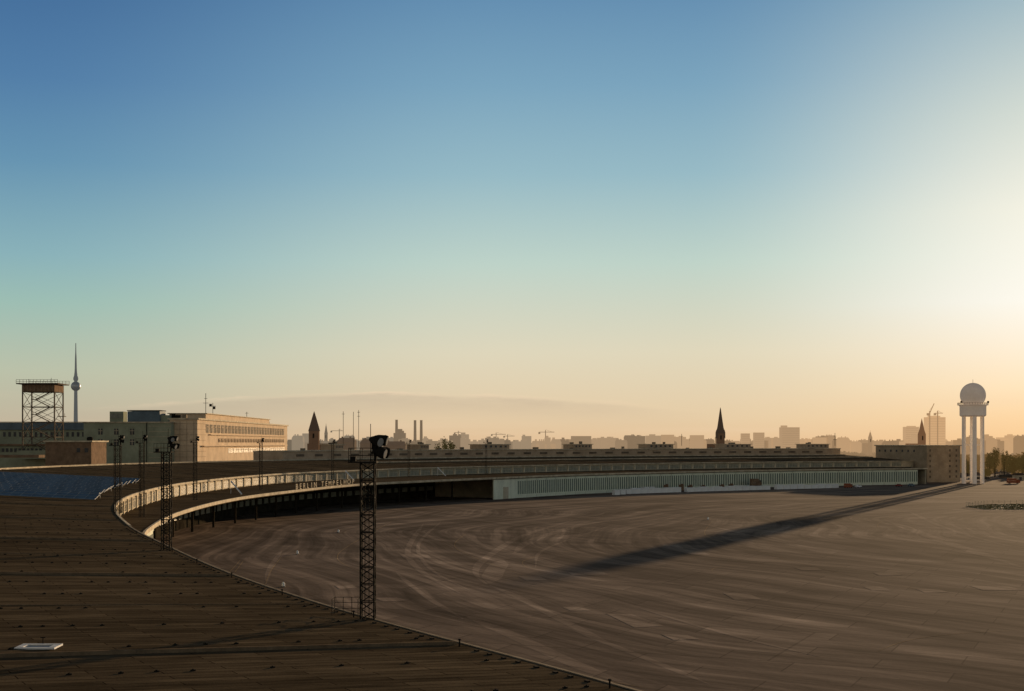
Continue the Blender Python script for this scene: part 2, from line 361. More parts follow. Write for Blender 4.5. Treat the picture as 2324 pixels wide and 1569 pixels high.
for q in [((1375,1393),(1435,1395),(1508,1421),(1440,1425)),((1640,1346),(1700,1348),(1730,1361),(1668,1362)),((1958,1332),(2000,1332),(2024,1341),(1980,1341)),((1275,1378),(1320,1378),(1342,1386),(1296,1387)),
    ((1178,1309),(1225,1309),(1242,1317),(1195,1318)),((2078,1337),(2130,1338),(2152,1345),(2100,1346)),((908,1259),(970,1259),(980,1267),(916,1266)),((850,1358),(900,1356),(925,1364),(870,1366)),
    ((1980,1300),(2030,1300),(2048,1306),(1996,1307)),((2200,1330),(2290,1332),(2324,1340),(2230,1340)),((1280,1215),(1320,1213),(1300,1222),(1262,1223)),((1800,1288),(1850,1288),(1870,1295),(1820,1295)),
    ((1560,1255),(1600,1255),(1612,1260),(1570,1260)),((760,1330),(800,1329),(812,1336),(770,1337)),((1500,1440),(1560,1442),(1590,1452),(1528,1453)),((1290,1300),(1370,1300),(1382,1305),(1300,1306))]:
    pts=[G(*p) for p in q]; mb=MB(); z=nz(); mb.add([(p[0],p[1],z) for p in pts],[(3,2,1,0)]); part('concrete_patch',mb,M['patch'],ground)
# ---------- airport building ----------
A=thing('airport_building',(-60,500,0),'long curved airport building with dark felt roof sweeping around the concrete apron','building')
nU=len(FU)-1; iG=near(U,Vector((-62,225)))
mb=MB(); mb.uv=[]
cols=[0,10,25,40,55,WR]
for i,(p,T,n) in enumerate(FU):
    for o in cols: mb.v.append((p.x-n.x*o,p.y-n.y*o,ZU+(ZB-ZU)*o/WR)); mb.uv.append((i*3.0,o))
k=len(cols)
for i in range(nU):
    for j in range(k-1): mb.f.append((i*k+j,(i+1)*k+j,(i+1)*k+j+1,i*k+j+1))
part('roof',mb,M['roof'],A)
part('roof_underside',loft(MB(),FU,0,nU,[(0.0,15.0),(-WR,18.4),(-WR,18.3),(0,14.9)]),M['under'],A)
iF=iG-2
part('fascia',loft(MB(),FU,iF,nU,[(.45,14.95),(.45,15.58),(0.05,15.62),(0.05,14.95)]),M['edge'],A)
part('edge_capping',loft(MB(),FU,0,iF,[(.3,15.0),(.3,15.53),(0.0,15.55),(0.0,15.0)]),M['capping'],A)
part('rear_parapet',loft(MB(),FU,0,nU,[(-WR,18.9),(-WR,19.6),(-WR-.7,19.6),(-WR-.7,18.9)]),M['edge'],A)
part('rear_wall',loft(MB(),FU,0,nU,[(-WR-.1,0),(-WR-.1,18.9),(-WR-.5,18.9),(-WR-.5,0)]),M['wall'],A)
part('front_wall',loft(MB(),FU,0,iG,[(-1.2,0),(-1.2,14.9),(-1.6,14.9),(-1.6,0)]),M['wall'],A)
part('clerestory_wall',loft(MB(),FU,iG,nU,[(-.8,11.0),(-.8,14.9),(-1.3,14.9),(-1.3,11.0)]),M['wall'],A)
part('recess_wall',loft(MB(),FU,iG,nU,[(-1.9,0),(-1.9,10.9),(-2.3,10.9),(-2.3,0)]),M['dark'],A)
im=int(s_px(FU,840,-40,500)/3)
part('roof_monitor',loft(MB(),FU,im,nU-2,[(-36,17.0),(-36,18.0),(-45,18.3),(-45,17.0)]),M['ridge'],A)
part('monitor_edge',loft(MB(),FU,im,nU-2,[(-35.8,17.75),(-35.8,18.18),(-36.3,18.22),(-36.3,17.75)]),M['edge'],A)
wm=MB(); wm.box((0,0,0),(8.4,.12,2.5)); w0=part('window',wm,M['glass'],A,local=True)
fm=MB()
for kx in range(7): fm.box((-4.2+kx*1.4,-.1,0),(.16,.1,2.7))
for zz in (-1.32,0.5,1.32): fm.box((0,-.1,zz),(8.6,.08,.14))
fr0=part('window_frame',fm,M['pier'],w0,local=True)
pm=MB(); pm.box((0,0,0),(1.3,.55,3.8)); p0=part('pilaster',pm,M['pier'],A,local=True)
s=iG*3.0+6; first=True
while s<nU*3-6:
    p,T,n=at(FU,s,-.72); rz=math.atan2(T.y,T.x)
    q,_,_=at(FU,s+5.25,-.6)
    if first:
        w0.location=Vector((p.x,p.y,12.95))-A.location; w0.rotation_euler=(0,0,rz); p0.location=Vector((q.x,q.y,12.95))-A.location; p0.rotation_euler=(0,0,rz); first=False
    else:
        w=inst(w0,A,(p.x,p.y,12.95),rz); f=fr0.copy(); COL.objects.link(f); f.parent=w; inst(p0,A,(q.x,q.y,12.95),rz)
    s+=10.5
mb=MB(); mb.uv=[]
for i,(p,T,n) in enumerate(FL):
    j=near(U,p); q=U[j]-FU[j][2]*.9
    mb.v+=[(p.x,p.y,11.05),(q.x,q.y,11.35),(q.x,q.y,10.3),(p.x,p.y,10.0)]; mb.uv+=[(i*3,0),(i*3,(q-p).length),(i*3,0),(i*3,1)]
for i in range(len(FL)-1):
    a=i*4
    for k2 in range(4): mb.f.append((a+k2,a+4+k2,a+4+(k2+1)%4,a+(k2+1)%4))
part('canopy_roof',mb,M['roof'],A)
part('canopy_edge',loft(MB(),FL,0,len(FL)-1,[(.02,10.3),(.02,11.2),(.5,11.2),(.5,10.3)]),M['edge'],A)
dm=MB(); dm.box((0,0,4.95),(9.7,.25,9.9)); d0=part('hangar_door',dm,M['green'],A,local=True)
gm=MB()
for k2 in range(5): gm.box((-3.9+k2*1.95,-.16,5.3),(.95,.1,6.9))
g0=part('glazing',gm,M['greeng'],d0,local=True)
tm=MB(); tm.box((0,-.2,1.35),(9.72,.2,.25)); tm.box((0,-.2,9.55),(9.72,.2,.35))
t0=part('rail',tm,M['green'],d0,local=True)
LL=(len(FL)-1)*3.0; first=True
sj=s_y(FL,714)
for rng in ((3,s_y(FL,300)),(sj+6,LL-4)):
    s=rng[0]+5
    while s<rng[1]:
        p,T,n=at(FL,s,-.6); rz=math.atan2(T.y,T.x)
        if first: d0.location=Vector((p.x,p.y,0))-A.location; d0.rotation_euler=(0,0,rz); first=False
        else:
            d=inst(d0,A,(p.x,p.y,0),rz)
            for c0 in (g0,t0): c1=c0.copy(); COL.objects.link(c1); c1.parent=d
        s+=10
def crosswall(s,name,m,z1=10.0):
    p,T,n=at(FL,s,-.9); j=near(U,p); q=U[j]-FU[j][2]*1.9
    w=MB(); w.bar((p.x,p.y,z1/2),(q.x,q.y,z1/2),.5,z1); part(name,w,m,A)
crosswall(s_y(FL,302),'partition_wall',M['wall']); crosswall(sj-1,'partition_wall',M['wall']); crosswall(LL-.5,'end_wall',M['wall'])
i0=near(L,Vector((-9,697))); part('pale_wall',loft(MB(),FL,i0,int(sj/3)+2,[(-.4,0),(-.4,9.9),(-.9,9.9),(-.9,0)]),M['green'],A)
mb=MB(); p,T,n=at(FL,sj-6,-.35); mb.box((p.x,p.y,3),(5,.3,6),math.atan2(T.y,T.x)); part('gate',mb,M['wall'],A)
p,T,n=at(FU,nU*3,0); q=p-n*WR; mb=MB(); mb.bar((p.x,p.y,7.5),(q.x,q.y,7.5),.6,15); part('end_wall',mb,M['wall'],A)
cm=MB(); cm.box((0,0,5),(.5,.7,10)); c0=None; s=s_y(FL,330)
while s<sj-30:
    p,T,n=at(FL,s,-15); rz=math.atan2(T.y,T.x)
    if not c0: c0=part('column',cm,M['under'],A,local=True); c0.location=Vector((p.x,p.y,0))-A.location; c0.rotation_euler=(0,0,rz)  # columns coloured near-black for the shade under the canopy
    else: inst(c0,A,(p.x,p.y,0),rz)
    s+=23
gw=MB(); gw.box((0,0,0),(5,.2,2.2)); g1=None; s=iG*3.0+110
while s<s_px(FU,1110,-2,600):
    p,T,n=at(FU,s,-1.7); rz=math.atan2(T.y,T.x)
    if not g1: g1=part('gate_window',gw,M['glass'],A,local=True); g1.location=Vector((p.x,p.y,4.5))-A.location; g1.rotation_euler=(0,0,rz)
    else: inst(g1,A,(p.x,p.y,4.5),rz)
    s+=8
sB=3.0*near(U,Vector((-2.9,90.3)))
for k2 in range(-2,22):
    s=sB+k2*52
    if 0<s<nU*3-3:
        p,T,n=at(FU,s,-.6); q=p-n*(WR-2); mb=MB(); mb.bar((p.x,p.y,ZU+.10),(q.x,q.y,ZB+.09),.34,.26); part('roof_ridge',mb,M['ridge'],A)
        p,T,n=at(FU,s+26,-.6); q=p-n*(WR-2); mb=MB(); mb.bar((p.x,p.y,ZU+.02),(q.x,q.y,ZB+.01),.2,.1); part('roof_seam',mb,M['ridge'],A)
# roof studs: small flat vents in radial rows
spots=[]
for rr in range(-2,17):
    s=sB+rr*10.4+3
    if abs((s-sB+26)%52-26)<2: continue
    o=1.5+random.uniform(0,1.2)
    while o<WR-4:
        if random.random()<.86:
            p,T,n=at(FU,s+random.uniform(-.1,.1),-o)
            if p.y>55 and p.x>-.375*p.y-1: spots.append((p.x,p.y,ZU+(ZB-ZU)*o/WR,math.atan2(T.y,T.x)))
        o+=random.choice((1.4,1.9,1.4,2.6,4.1))
spots.sort(key=lambda q:q[0]**2+q[1]**2)
vm=MB(); vm.box((0,0,.04),(.12,.26,.08)); vm.cyl((0,0,.07),(0,0,.12),.05,.06,n=7); v0=None
for x,y,z,rz in spots[:96]:
    if v0 is None: v0=part('roof_vent',vm,M['steel'],A,local=True); v0.location=Vector((x,y,z))-A.location
    else: inst(v0,A,(x,y,z),rz)
mb=MB()
for x,y,z,rz in spots[96:]: mb.box((x,y,z+.045),(.13,.28,.09),rz)
part('roof_vents',mb,M['steel'],A,kind='stuff')
em=MB(); em.box((0,0,.05),(.34,.2,.11)); e0=None
pm2=MB(); pm2.cyl((0,0,0),(0,0,.42),.05,n=6); pm2.cyl((0,0,.42),(0,0,.5),.12,.08,n=8); q0=None
s=3.0*near(U,Vector((8,70)))
for k2 in range(84):
    p,T,n=at(FU,s+random.uniform(-.3,.3),-.9); rz=math.atan2(T.y,T.x)
    if k2%9==3:
        if q0 is None: q0=part('edge_post',pm2,M['steel'],A,local=True); q0.location=Vector((p.x,p.y,ZU+.05))-A.location
        else: inst(q0,A,(p.x,p.y,ZU+.05),rz)
    elif e0 is None: e0=part('edge_stud',em,M['steel'],A,local=True); e0.location=Vector((p.x,p.y,ZU+.03))-A.location; e0.rotation_euler=(0,0,rz)
    else: inst(e0,A,(p.x,p.y,ZU+.03),rz)
    s+=1.9
# sign letters
SG=thing('rooftop_sign',(L[near(L,Vector((-76,540)))].x,540,11.2),'white standing letters reading BERLIN TEMPELHOF along the gate canopy edge','sign')
sa=s_px(FL,668,0,300); sb=s_px(FL,808,0,300); txt='BERLIN TEMPELHOF'
for i,ch in enumerate(txt):
    if ch==' ': continue
    cu=bpy.data.curves.new('letter','FONT'); cu.body=ch; cu.size=2.9; cu.extrude=.12; cu.align_x='CENTER'
    to=bpy.data.objects.new('tmp',cu); COL.objects.link(to); dg=bpy.context.evaluated_depsgraph_get(); me=bpy.data.meshes.new_from_object(to.evaluated_get(dg)); bpy.data.objects.remove(to)
    me.materials.clear(); me.materials.append(M['edge'])
    p,T,n=at(FL,sa+(sb-sa)*(i+.5)/len(txt),.2); N3=Vector((n.x,n.y,0)); T3=Vector((T.x,T.y,0))
    mm=Matrix((T3*1.75,Vector((0,0,1)),N3)).transposed().to_4x4()
    me.transform(mm); o=bpy.data.objects.new('letter',me); COL.objects.link(o); o.parent=SG; o.location=Vector((p.x,p.y,11.35))-SG.location
mb=MB()
for i in range(33):
    p,T,n=at(FL,sa+(sb-sa)*i/32,.1); mb.bar((p.x,p.y,11.2),(p.x,p.y,12.6),.12)
for i in range(32):
    p,T,n=at(FL,sa+(sb-sa)*i/32,.1); q,_,_=at(FL,sa+(sb-sa)*(i+1)/32,.1); mb.bar((p.x,p.y,12.2),(q.x,q.y,12.2),.12)
part('sign_rack',mb,M['steel'],SG)
for px,d,lb in ((539,470,'left of the sign letters'),(795,640,'just left of the big foreground mast'),(1003,728,'farthest along the canopy')):
    mb=MB(); xx=X(px,d); mb.bar((xx-2.2,d,15.6),(xx+2.2,d-4,11.3),.35); mb.bar((xx-2.3,d+.3,11.4),(xx-2.2,d,15.6),.12)
    tag(part('slanted_pole',mb,M['white']),'slanted white pole leaning on the curved clerestory, %s'%lb,'pole')
# ---------- head building ----------
HB=thing('rear_building',(0,900,0),'low brown rear building with flat roof running behind the curved hangar roof','building')
i0=int(s_px(FU,640,-WR-8,560)/3)
part('wall',loft(MB(),FU,i0,nU,[(-WR-6,0),(-WR-6,23.7),(-WR-26,23.7),(-WR-26,0)]),M['rear'],HB)
part('roof',loft(MB(),FU,i0,nU,[(-WR-5.2,23.75),(-WR-5.2,24.3),(-WR-26.5,24.3),(-WR-26.5,23.75)]),M['edge'],HB)
for px,w in ((757,30),(945,32),(1112,94),(1313,58),(1488,78),(1662,80),(1847,70)):
    s=s_px(FU,px,-WR-14,500); p,T,n=at(FU,s,-WR-14); wd=w/F*p.y
    rz=math.atan2(T.y,T.x); mb=MB(); mb.box((p.x,p.y,25.8),(wd*.95,11,2.9),rz); st=part('stair_tower',mb,M['rear'],HB)
    mb=MB(); mb.box((p.x,p.y,27.5),(wd*.95+1.6,12.6,.4),rz); part('cornice',mb,M['edge'],st)
    mb=MB()
    for kx in range(5):
        o=(kx-2)*wd*.17; mb.box((p.x+T.x*o+n.x*5.5,p.y+T.y*o+n.y*5.5,26.1),(wd*.07,.2,1.2),rz)
    part('window',mb,M['win'],st)
    for _ in range(2):
        o=random.uniform(-.35,.35)*wd; h=random.uniform(.8,1.8); part('vent_box',MB().box((p.x+T.x*o,p.y+T.y*o,27.72+h/2),(random.uniform(1.2,3),1.6,h),rz),M['capping'],st)
s=i0*3+12
while s<nU*3-10:
    p,T,n=at(FU,s,-WR-5.8); mb=MB().box((p.x,p.y,21.6),(6.5,.3,1.3),math.atan2(T.y,T.x)); part('window_strip',mb,M['winend'],HB); s+=13
s=i0*3+20
while s<nU*3-10:
    p,T,n=at(FU,s,-WR-random.uniform(9,20)); h=random.uniform(.6,1.6); part('roof_box',MB().box((p.x,p.y,24.32+h/2),(random.uniform(1,4),2,h),math.atan2(T.y,T.x)),M['capping'],HB); s+=random.uniform(10,26)
# ---------- end block ----------
p,T,n=at(FU,nU*3,0); N=-n
def fp(a,b): q=p+T*a+N*b; return (q.x,q.y)
EB=thing('end_block',(p.x+10,p.y+10,0),'plain tan corner block at the far right end of the hangars','building')
part('wall',MB().prism([fp(2,-12),fp(34,-12),fp(34,42),fp(2,42)],0,26.2),M['endb'],EB)
part('roof',MB().prism([fp(1.2,-12.8),fp(34.8,-12.8),fp(34.8,42.8),fp(1.2,42.8)],26.21,26.9),M['edge'],EB)
for fl in range(6):
    for k2 in range(5):
        if k2 in (1,2): continue
        q=fp(5+k2*6.3,-12.05); mb=MB().box((q[0],q[1],4+fl*3.8),(1.3,.3,1.7),math.atan2(T.y,T.x)); part('window',mb,M['winend'],EB)
for k2 in range(7):
    q=fp(1.95,1+k2*6.1); mb=MB().box((q[0],q[1],22.6),(.3,1.4,1.6),math.atan2(T.y,T.x)); part('window',mb,M['win'],EB)
# ---------- left buildings ----------
OB=thing('office_building',(-190,900,0),'sunlit tan office block with long window bands behind the curved roof','building')
x0=-181;y0=800;y1=1120;zt=Z(949,800)
part('wall',MB().prism([(x0,y0),(x0,y1),(x0-40,y1),(x0-16,y0)],10,zt-1),M['tan'],OB)
part('roof',MB().prism([(x0+1,y0-1),(x0+1,y1+1),(x0-41,y1+1),(x0-17,y0-1)],zt-.98,zt),M['edge'],OB)
for zc,h,mm in ((37.0,5.0,M['wing']),(30.0,2.4,M['tandark']),(23.4,2.8,M['win'])):
    nn=26; ya=y0+(26 if zc>35 else 60 if zc>28 else 90); dy=(y1-ya-10)/nn
    for k2 in range(nn):
        yy=ya+k2*dy
        wb=part('window',MB().box((x0+.1,yy,zc),(.3,dy*.68,h)),mm,OB)
        part('window_frame',MB().box((x0+.35,yy,zc),(.2,.45,h)).box((x0+.36,yy,zc+h*.2),(.18,dy*.68,.3)),M['tan'],wb)
for dims in (((x0+.9,y0+160,26.6),(2.0,300,.6)),((x0+.6,y0+170,33.4),(1.4,280,.5))): part('ledge',MB().box(*dims),M['tan'],OB)
mb=MB()
for k2 in range(9): mb.box((x0-8,y0-.12,14+k2*3.2),(16,.2,.12))
for k2 in range(9): mb.box((x0+.05,y0+11,14+k2*3.2),(.2,22,.12))
for k2 in range(4): mb.box((x0-2-k2*4,y0-.1,26),(.12,.16,30))
part('stone_joints',mb,M['tandark'],OB)
mb=MB().prism([(x0-4,y0+40),(x0-4,y1-60),(x0-30,y1-60),(x0-26,y0+40)],zt+.02,zt+3.2); part('penthouse',mb,M['tan'],OB)
mb=MB().prism([(x0-3,y0+39),(x0-3,y1-59),(x0-31,y1-59),(x0-27,y0+39)],zt+3.22,zt+3.7); part('penthouse_roof',mb,M['edge'],OB)
for k2 in range(9): part('roof_box',MB().box((x0-6-random.uniform(0,8),y0+8+k2*34,zt+1),(2.4,3,2)),M['capping'],OB)
GB=thing('grey_building',(-225,790,0),'grey green rendered block with small windows left of the sunlit office','building')
d=792; xa,xb=X(190,d),X(388,d); zt2=Z(960,d)
part('wall',MB().box(((xa+xb)/2,d+20,zt2/2+5),(xb-xa,40,zt2-10)),M['greyg'],GB)
part('roof',MB().box(((xa+xb)/2,d+20,zt2+.33),(xb-xa+1.2,41.4,.6)),M['edge'],GB)
for px,py in ((228,980),(264,980),(228,1004),(264,1004),(300,1004),(300,980)):
    w=part('window',MB().box((X(px,d),d-.05,Z(py,d)),(2.4,.2,3.4)),M['win'],GB)
    part('window_frame',MB().box((X(px,d),d-.2,Z(py,d)),(.25,.12,3.5)).box((X(px,d),d-.2,Z(py,d)+.5),(2.5,.1,.25)),M['edge'],w)
mb=MB()
for k2 in range(7): mb.box(((X(340,d)+X(386,d))/2,d-.1,20+k2*3),(X(386,d)-X(334,d),.2,.2))
part('wall_band',mb,M['edge'],GB)
part('downpipe',MB().bar((X(333,d),d-.3,12),(X(333,d),d-.3,zt2),.3),M['steel'],GB)
bx=thing('rooftop_plant_room',(X(328,830),830,zt2),'blue grey boxy plant room on top of the grey green block','plant room')
part('wall',MB().box((X(328,830),835,Z(946,830)),(X(365,830)-X(292,830),14,6.4)),M['bluebox'],bx)
part('roof',MB().box((X(328,830),835,Z(932,830)),(X(365,830)-X(292,830)+.6,14.6,.4)),M['steel'],bx)
part('wing',MB().box((X(372,830),836,Z(952,830)),(5,12,5)),M['greyg'],bx)
bx=thing('rooftop_machinery',(X(398,840),840,zt2),'small dark machinery units on the roof between the plant room and the tan office','rooftop machinery')
for px,w,h in ((386,3,2.2),(394,2,3.6),(403,3.6,2.8)): part('unit',MB().box((X(px,840),840,Z(953,840)+h/2),(w,3,h)),M['steel'],bx)
bx=thing('glazed_rooftop_box',(X(264,900),900,30),'small pale glazed box on the roofline right of the television tower','rooftop room')
part('wall',MB().box((X(264,900),905,Z(950,900)),(X(281,900)-X(250,900),9,9)),M['greyg'],bx)
part('window',MB().box((X(264,900),900.4,Z(944,900)),(X(279,900)-X(252,900),.3,3)),M['glass'],bx)
bx=thing('long_low_wing',(X(80,960),960,0),'long grey green wing with flat roof behind the steel tower','building')
part('wall',MB().box((X(60,960),985,20),(X(192,960)-X(-70,960),40,Z(972,960)*2-40)),M['greyg'],bx)
part('roof',MB().box((X(60,960),985,Z(964,960)-1),(X(195,960)-X(-73,960),43,5)),M['bluebox'],bx)
part('gutter',MB().box((X(60,960),963.2,Z(958,960)),(X(195,960)-X(-73,960),.5,.5)),M['edge'],bx)
for k2 in range(16): part('window',MB().box((X(4+k2*12,960),964.9,Z(986,960)),(1.7,.2,3.2)),M['win'],bx)
lb=thing('brown_roof_block',(X(150,640),640,0),'low brown brick block with flat overhanging roof in front of the grey building','building')
d=640
part('wall',MB().box((X(155,d),d+12,Z(1024,d)-2),(X(209,d)-X(105,d),24,Z(1004,d)-Z(1045,d)+4)),M['brown'],lb)
part('roof',MB().box((X(155,d),d+12,Z(1002,d)),(X(213,d)-X(101,d),26,.7)),M['edge'],lb)
for px in (178,196): part('window',MB().box((X(px,d),d-.05,Z(1022,d)),(1.6,.2,2)),M['win'],lb)
part('rooftop_tank',MB().lathe((X(192,d),d+8,Z(1001,d)),[(1.4,0),(1.4,1.6),(.3,2)],14),M['steel'],lb)
l2=thing('brown_low_block',(X(40,680),680,0),'long low grey green block at the left edge below the steel tower','building')
d=680
part('wall',MB().box((X(20,d),d+17,Z(1030,d)-3),(X(122,d)-X(-80,d),30,Z(1012,d)-Z(1048,d)+6)),M['greyg'],l2)
part('roof',MB().box((X(20,d),d+17,Z(1010,d)),(X(125,d)-X(-83,d),33,.8)),M['brown'],l2)
part('terrace',MB().box((X(0,600),604,Z(1036,600)),(X(96,600)-X(-80,600),8,1.2)),M['brown'],l2)
for k2 in range(11): part('window',MB().box((X(-6+k2*9.5,d),d+1.9,Z(1022,d)),(1.2,.3,1.8)),M['win'],l2)
# ---------- steel tower ----------
d=672; xc=X(85,d); zb=24.0; zt=Z(889,d); hw=(X(124,d)-X(46,d))/2-.6
ST=thing('steel_observation_tower',(xc,d+8,zb),'steel lattice tower with zigzag stairs and a boxy cabin, rising left of the television tower','tower')
cy=d+8
cor=[(-hw,-6.5),(hw,-6.5),(hw,6.5),(-hw,6.5)]
for a,b in cor: part('leg',MB().bar((xc+a,cy+b,zb),(xc+a,cy+b,zt),.55),M['lattice'],ST)
mb=MB(); nl=4
for k2 in range(nl):
    za=zb+(zt-zb)*k2/nl; zc=zb+(zt-zb)*(k2+1)/nl
    for i in range(4):
        a=cor[i];b=cor[(i+1)%4]
        mb.bar((xc+a[0],cy+a[1],zc),(xc+b[0],cy+b[1],zc),.3); mb.bar((xc+a[0],cy+a[1],za),(xc+b[0],cy+b[1],zc),.18); mb.bar((xc+b[0],cy+b[1],za),(xc+a[0],cy+a[1],zc),.18)
part('bracing',mb,M['lattice'],ST)
mb=MB()
for k2 in range(8):
    za=zb+(zt-zb)*k2/8; zc=zb+(zt-zb)*(k2+1)/8; sx=1 if k2%2 else -1
    mb.bar((xc-sx*3.6,cy,za),(xc+sx*3.6,cy,zc),1.4,.3); mb.bar((xc-sx*3.6,cy-.8,za+1.1),(xc+sx*3.6,cy-.8,zc+1.1),.12); mb.box((xc+sx*4.4,cy,zc),(2,3,.3)); mb.bar((xc+sx*4.8,cy,zc),(xc+sx*4.8,cy,zc+1.2),.15)
part('stairs',mb,M['lattice'],ST)
part('cabin',MB().box((xc,cy,(zt+Z(873,d))/2),(hw*2+.4,14,Z(873,d)-zt)),M['brown'],ST)
mb=MB()
for k2 in range(9): mb.box((xc-hw+.8+k2*(hw*2-1.6)/8,cy-7.1,(zt+Z(873,d))/2),(.25,.2,Z(873,d)-zt-.2))
part('cabin_ribs',mb,M['tandark'],ST)
part('platform',MB().box((xc,cy,Z(871,d)),((X(132,d)-X(38,d)),18,.5)),M['lattice'],ST)
wd=(X(132,d)-X(38,d))/2
for yy in (-8.8,8.8):
    mb=MB()
    for k2 in range(13): mb.bar((xc-wd+k2*wd/6,cy+yy,Z(871,d)),(xc-wd+k2*wd/6,cy+yy,Z(871,d)+1.9),.14)
    for zz in (1.0,1.9): mb.bar((xc-wd,cy+yy,Z(871,d)+zz),(xc+wd,cy+yy,Z(871,d)+zz),.14)
    part('railing',mb,M['lattice'],ST)
for a,zz in ((4,856),(-7,859)): part('antenna',MB().bar((xc+a,cy,Z(871,d)),(xc+a,cy,Z(zz,d)),.15),M['steel'],ST)
part('landing',MB().box((xc+hw+1.5,cy,Z(945,d)),(3,4,.3)).bar((xc+hw+2.9,cy,Z(945,d)),(xc+hw+2.9,cy,Z(945,d)+1.6),.15),M['lattice'],ST)
part('roof_base',MB().box((xc,cy,zb/2+.8+10),(20,16,4)),M['greyg'],ST)
# ---------- TV tower ----------
d=4650; xc=X(172,d); k=d/F
TV=thing('television_tower',(xc,d,0),'tall slender television tower with a sphere and needle antenna on the left skyline','tower')
mtv=mat('tower_concrete',(.14,.14,.13),.8,.01,.1,emit=(92,96,96),es=.6,spec=0)  # distance haze on the tower put in as emission
part('shaft',MB().lathe((xc,d,0),[(12,0),(7.5,60),(6.5,120),(5.4,Z(888,d)),(5,Z(848,d))],20),mtv,TV,True)
zs=Z(877,d); r=16
part('sphere',MB().lathe((xc,d,zs),[(max(.1,r*math.cos(a)),r*math.sin(a)) for a in (math.radians(-88+i*11) for i in range(17))],28),mat('sphere_steel',(.30,.31,.31),.4,.05,.2,metal=.5,emit=(90,94,94),es=.3),TV,True)  # sphere also glows a little in place of distance haze
part('collar',MB().lathe((xc,d,0),[(5,Z(866,d)),(8,Z(862,d)),(8,Z(858,d)),(5,Z(852,d))],20),mtv,TV,True)
part('antenna',MB().lathe((xc,d,0),[(4.6,Z(850,d)),(3.4,Z(835,d)),(2.7,Z(812,d)),(1.8,Z(800,d)),(1.2,Z(779,d))],12),mtv,TV,True)
# ---------- radar tower ----------
d=970; xc=X(2208,d)
RT=thing('radar_tower',(xc,d,0),'white radar tower with a golf ball radome on slim columns at the right','tower')
mw=mat('white_weathered_paint',(.82,.76,.68),.9,.1,.10,emit=(225,190,160),es=.12,spec=0)  # faint warm glow in the paint itself, not from a lamp
for a,b in ((-6.3,0),(6.5,0),(-.9,-6.3),(1.5,6.3)): part('column',MB().cyl((xc+a,d+b,0),(xc+a,d+b,47.5),1.45,1.35,16),mw,RT,True)
part('drum',MB().lathe((xc,d,0),[(8.0,46.8),(8.9,47.6),(8.9,53.6),(9.3,54.6)],36),mw,RT,True)
part('balcony',MB().lathe((xc,d,0),[(10.2,54.62),(10.3,54.7),(10.3,55.1),(9,55.12)],36),mw,RT)
mb=MB()
for i in range(36):
    a=i*math.pi/18; b=(i+1)*math.pi/18; P1=(xc+10.2*math.cos(a),d+10.2*math.sin(a)); P2=(xc+10.2*math.cos(b),d+10.2*math.sin(b))
    mb.bar((*P1,55.1),(*P1,56.4),.15); mb.bar((*P1,56.4),(*P2,56.4),.12); mb.bar((*P1,55.8),(*P2,55.8),.08)
part('railing',mb,M['lattice'],RT)
part('radome',MB().lathe((xc,d,61.6),[(max(.05,8.7*math.cos(a)),8.7*math.sin(a)) for a in (math.radians(-50+i*8.2) for i in range(18))],32),mat('radome_panels',(.84,.78,.71),.9,.2,.08,emit=(225,190,160),es=.13,spec=0),RT,True)  # radome material carries a faint warm glow of its own
part('ring_beam',MB().bar((xc-6.3,d,27),(xc+6.5,d,27),.5).bar((xc-.9,d-6.3,27),(xc+1.5,d+6.3,27),.5).bar((xc-6.3,d,2.5),(xc+6.5,d,2.5),.5),mw,RT)
part('lightning_rod',MB().bar((xc,d,70),(xc,d,72.6),.18),M['steel'],RT)
for q in (-9,9.6): part('floodlight',MB().box((xc+q,d-3,56.9),(1.1,1,1.3)),M['steel'],RT)
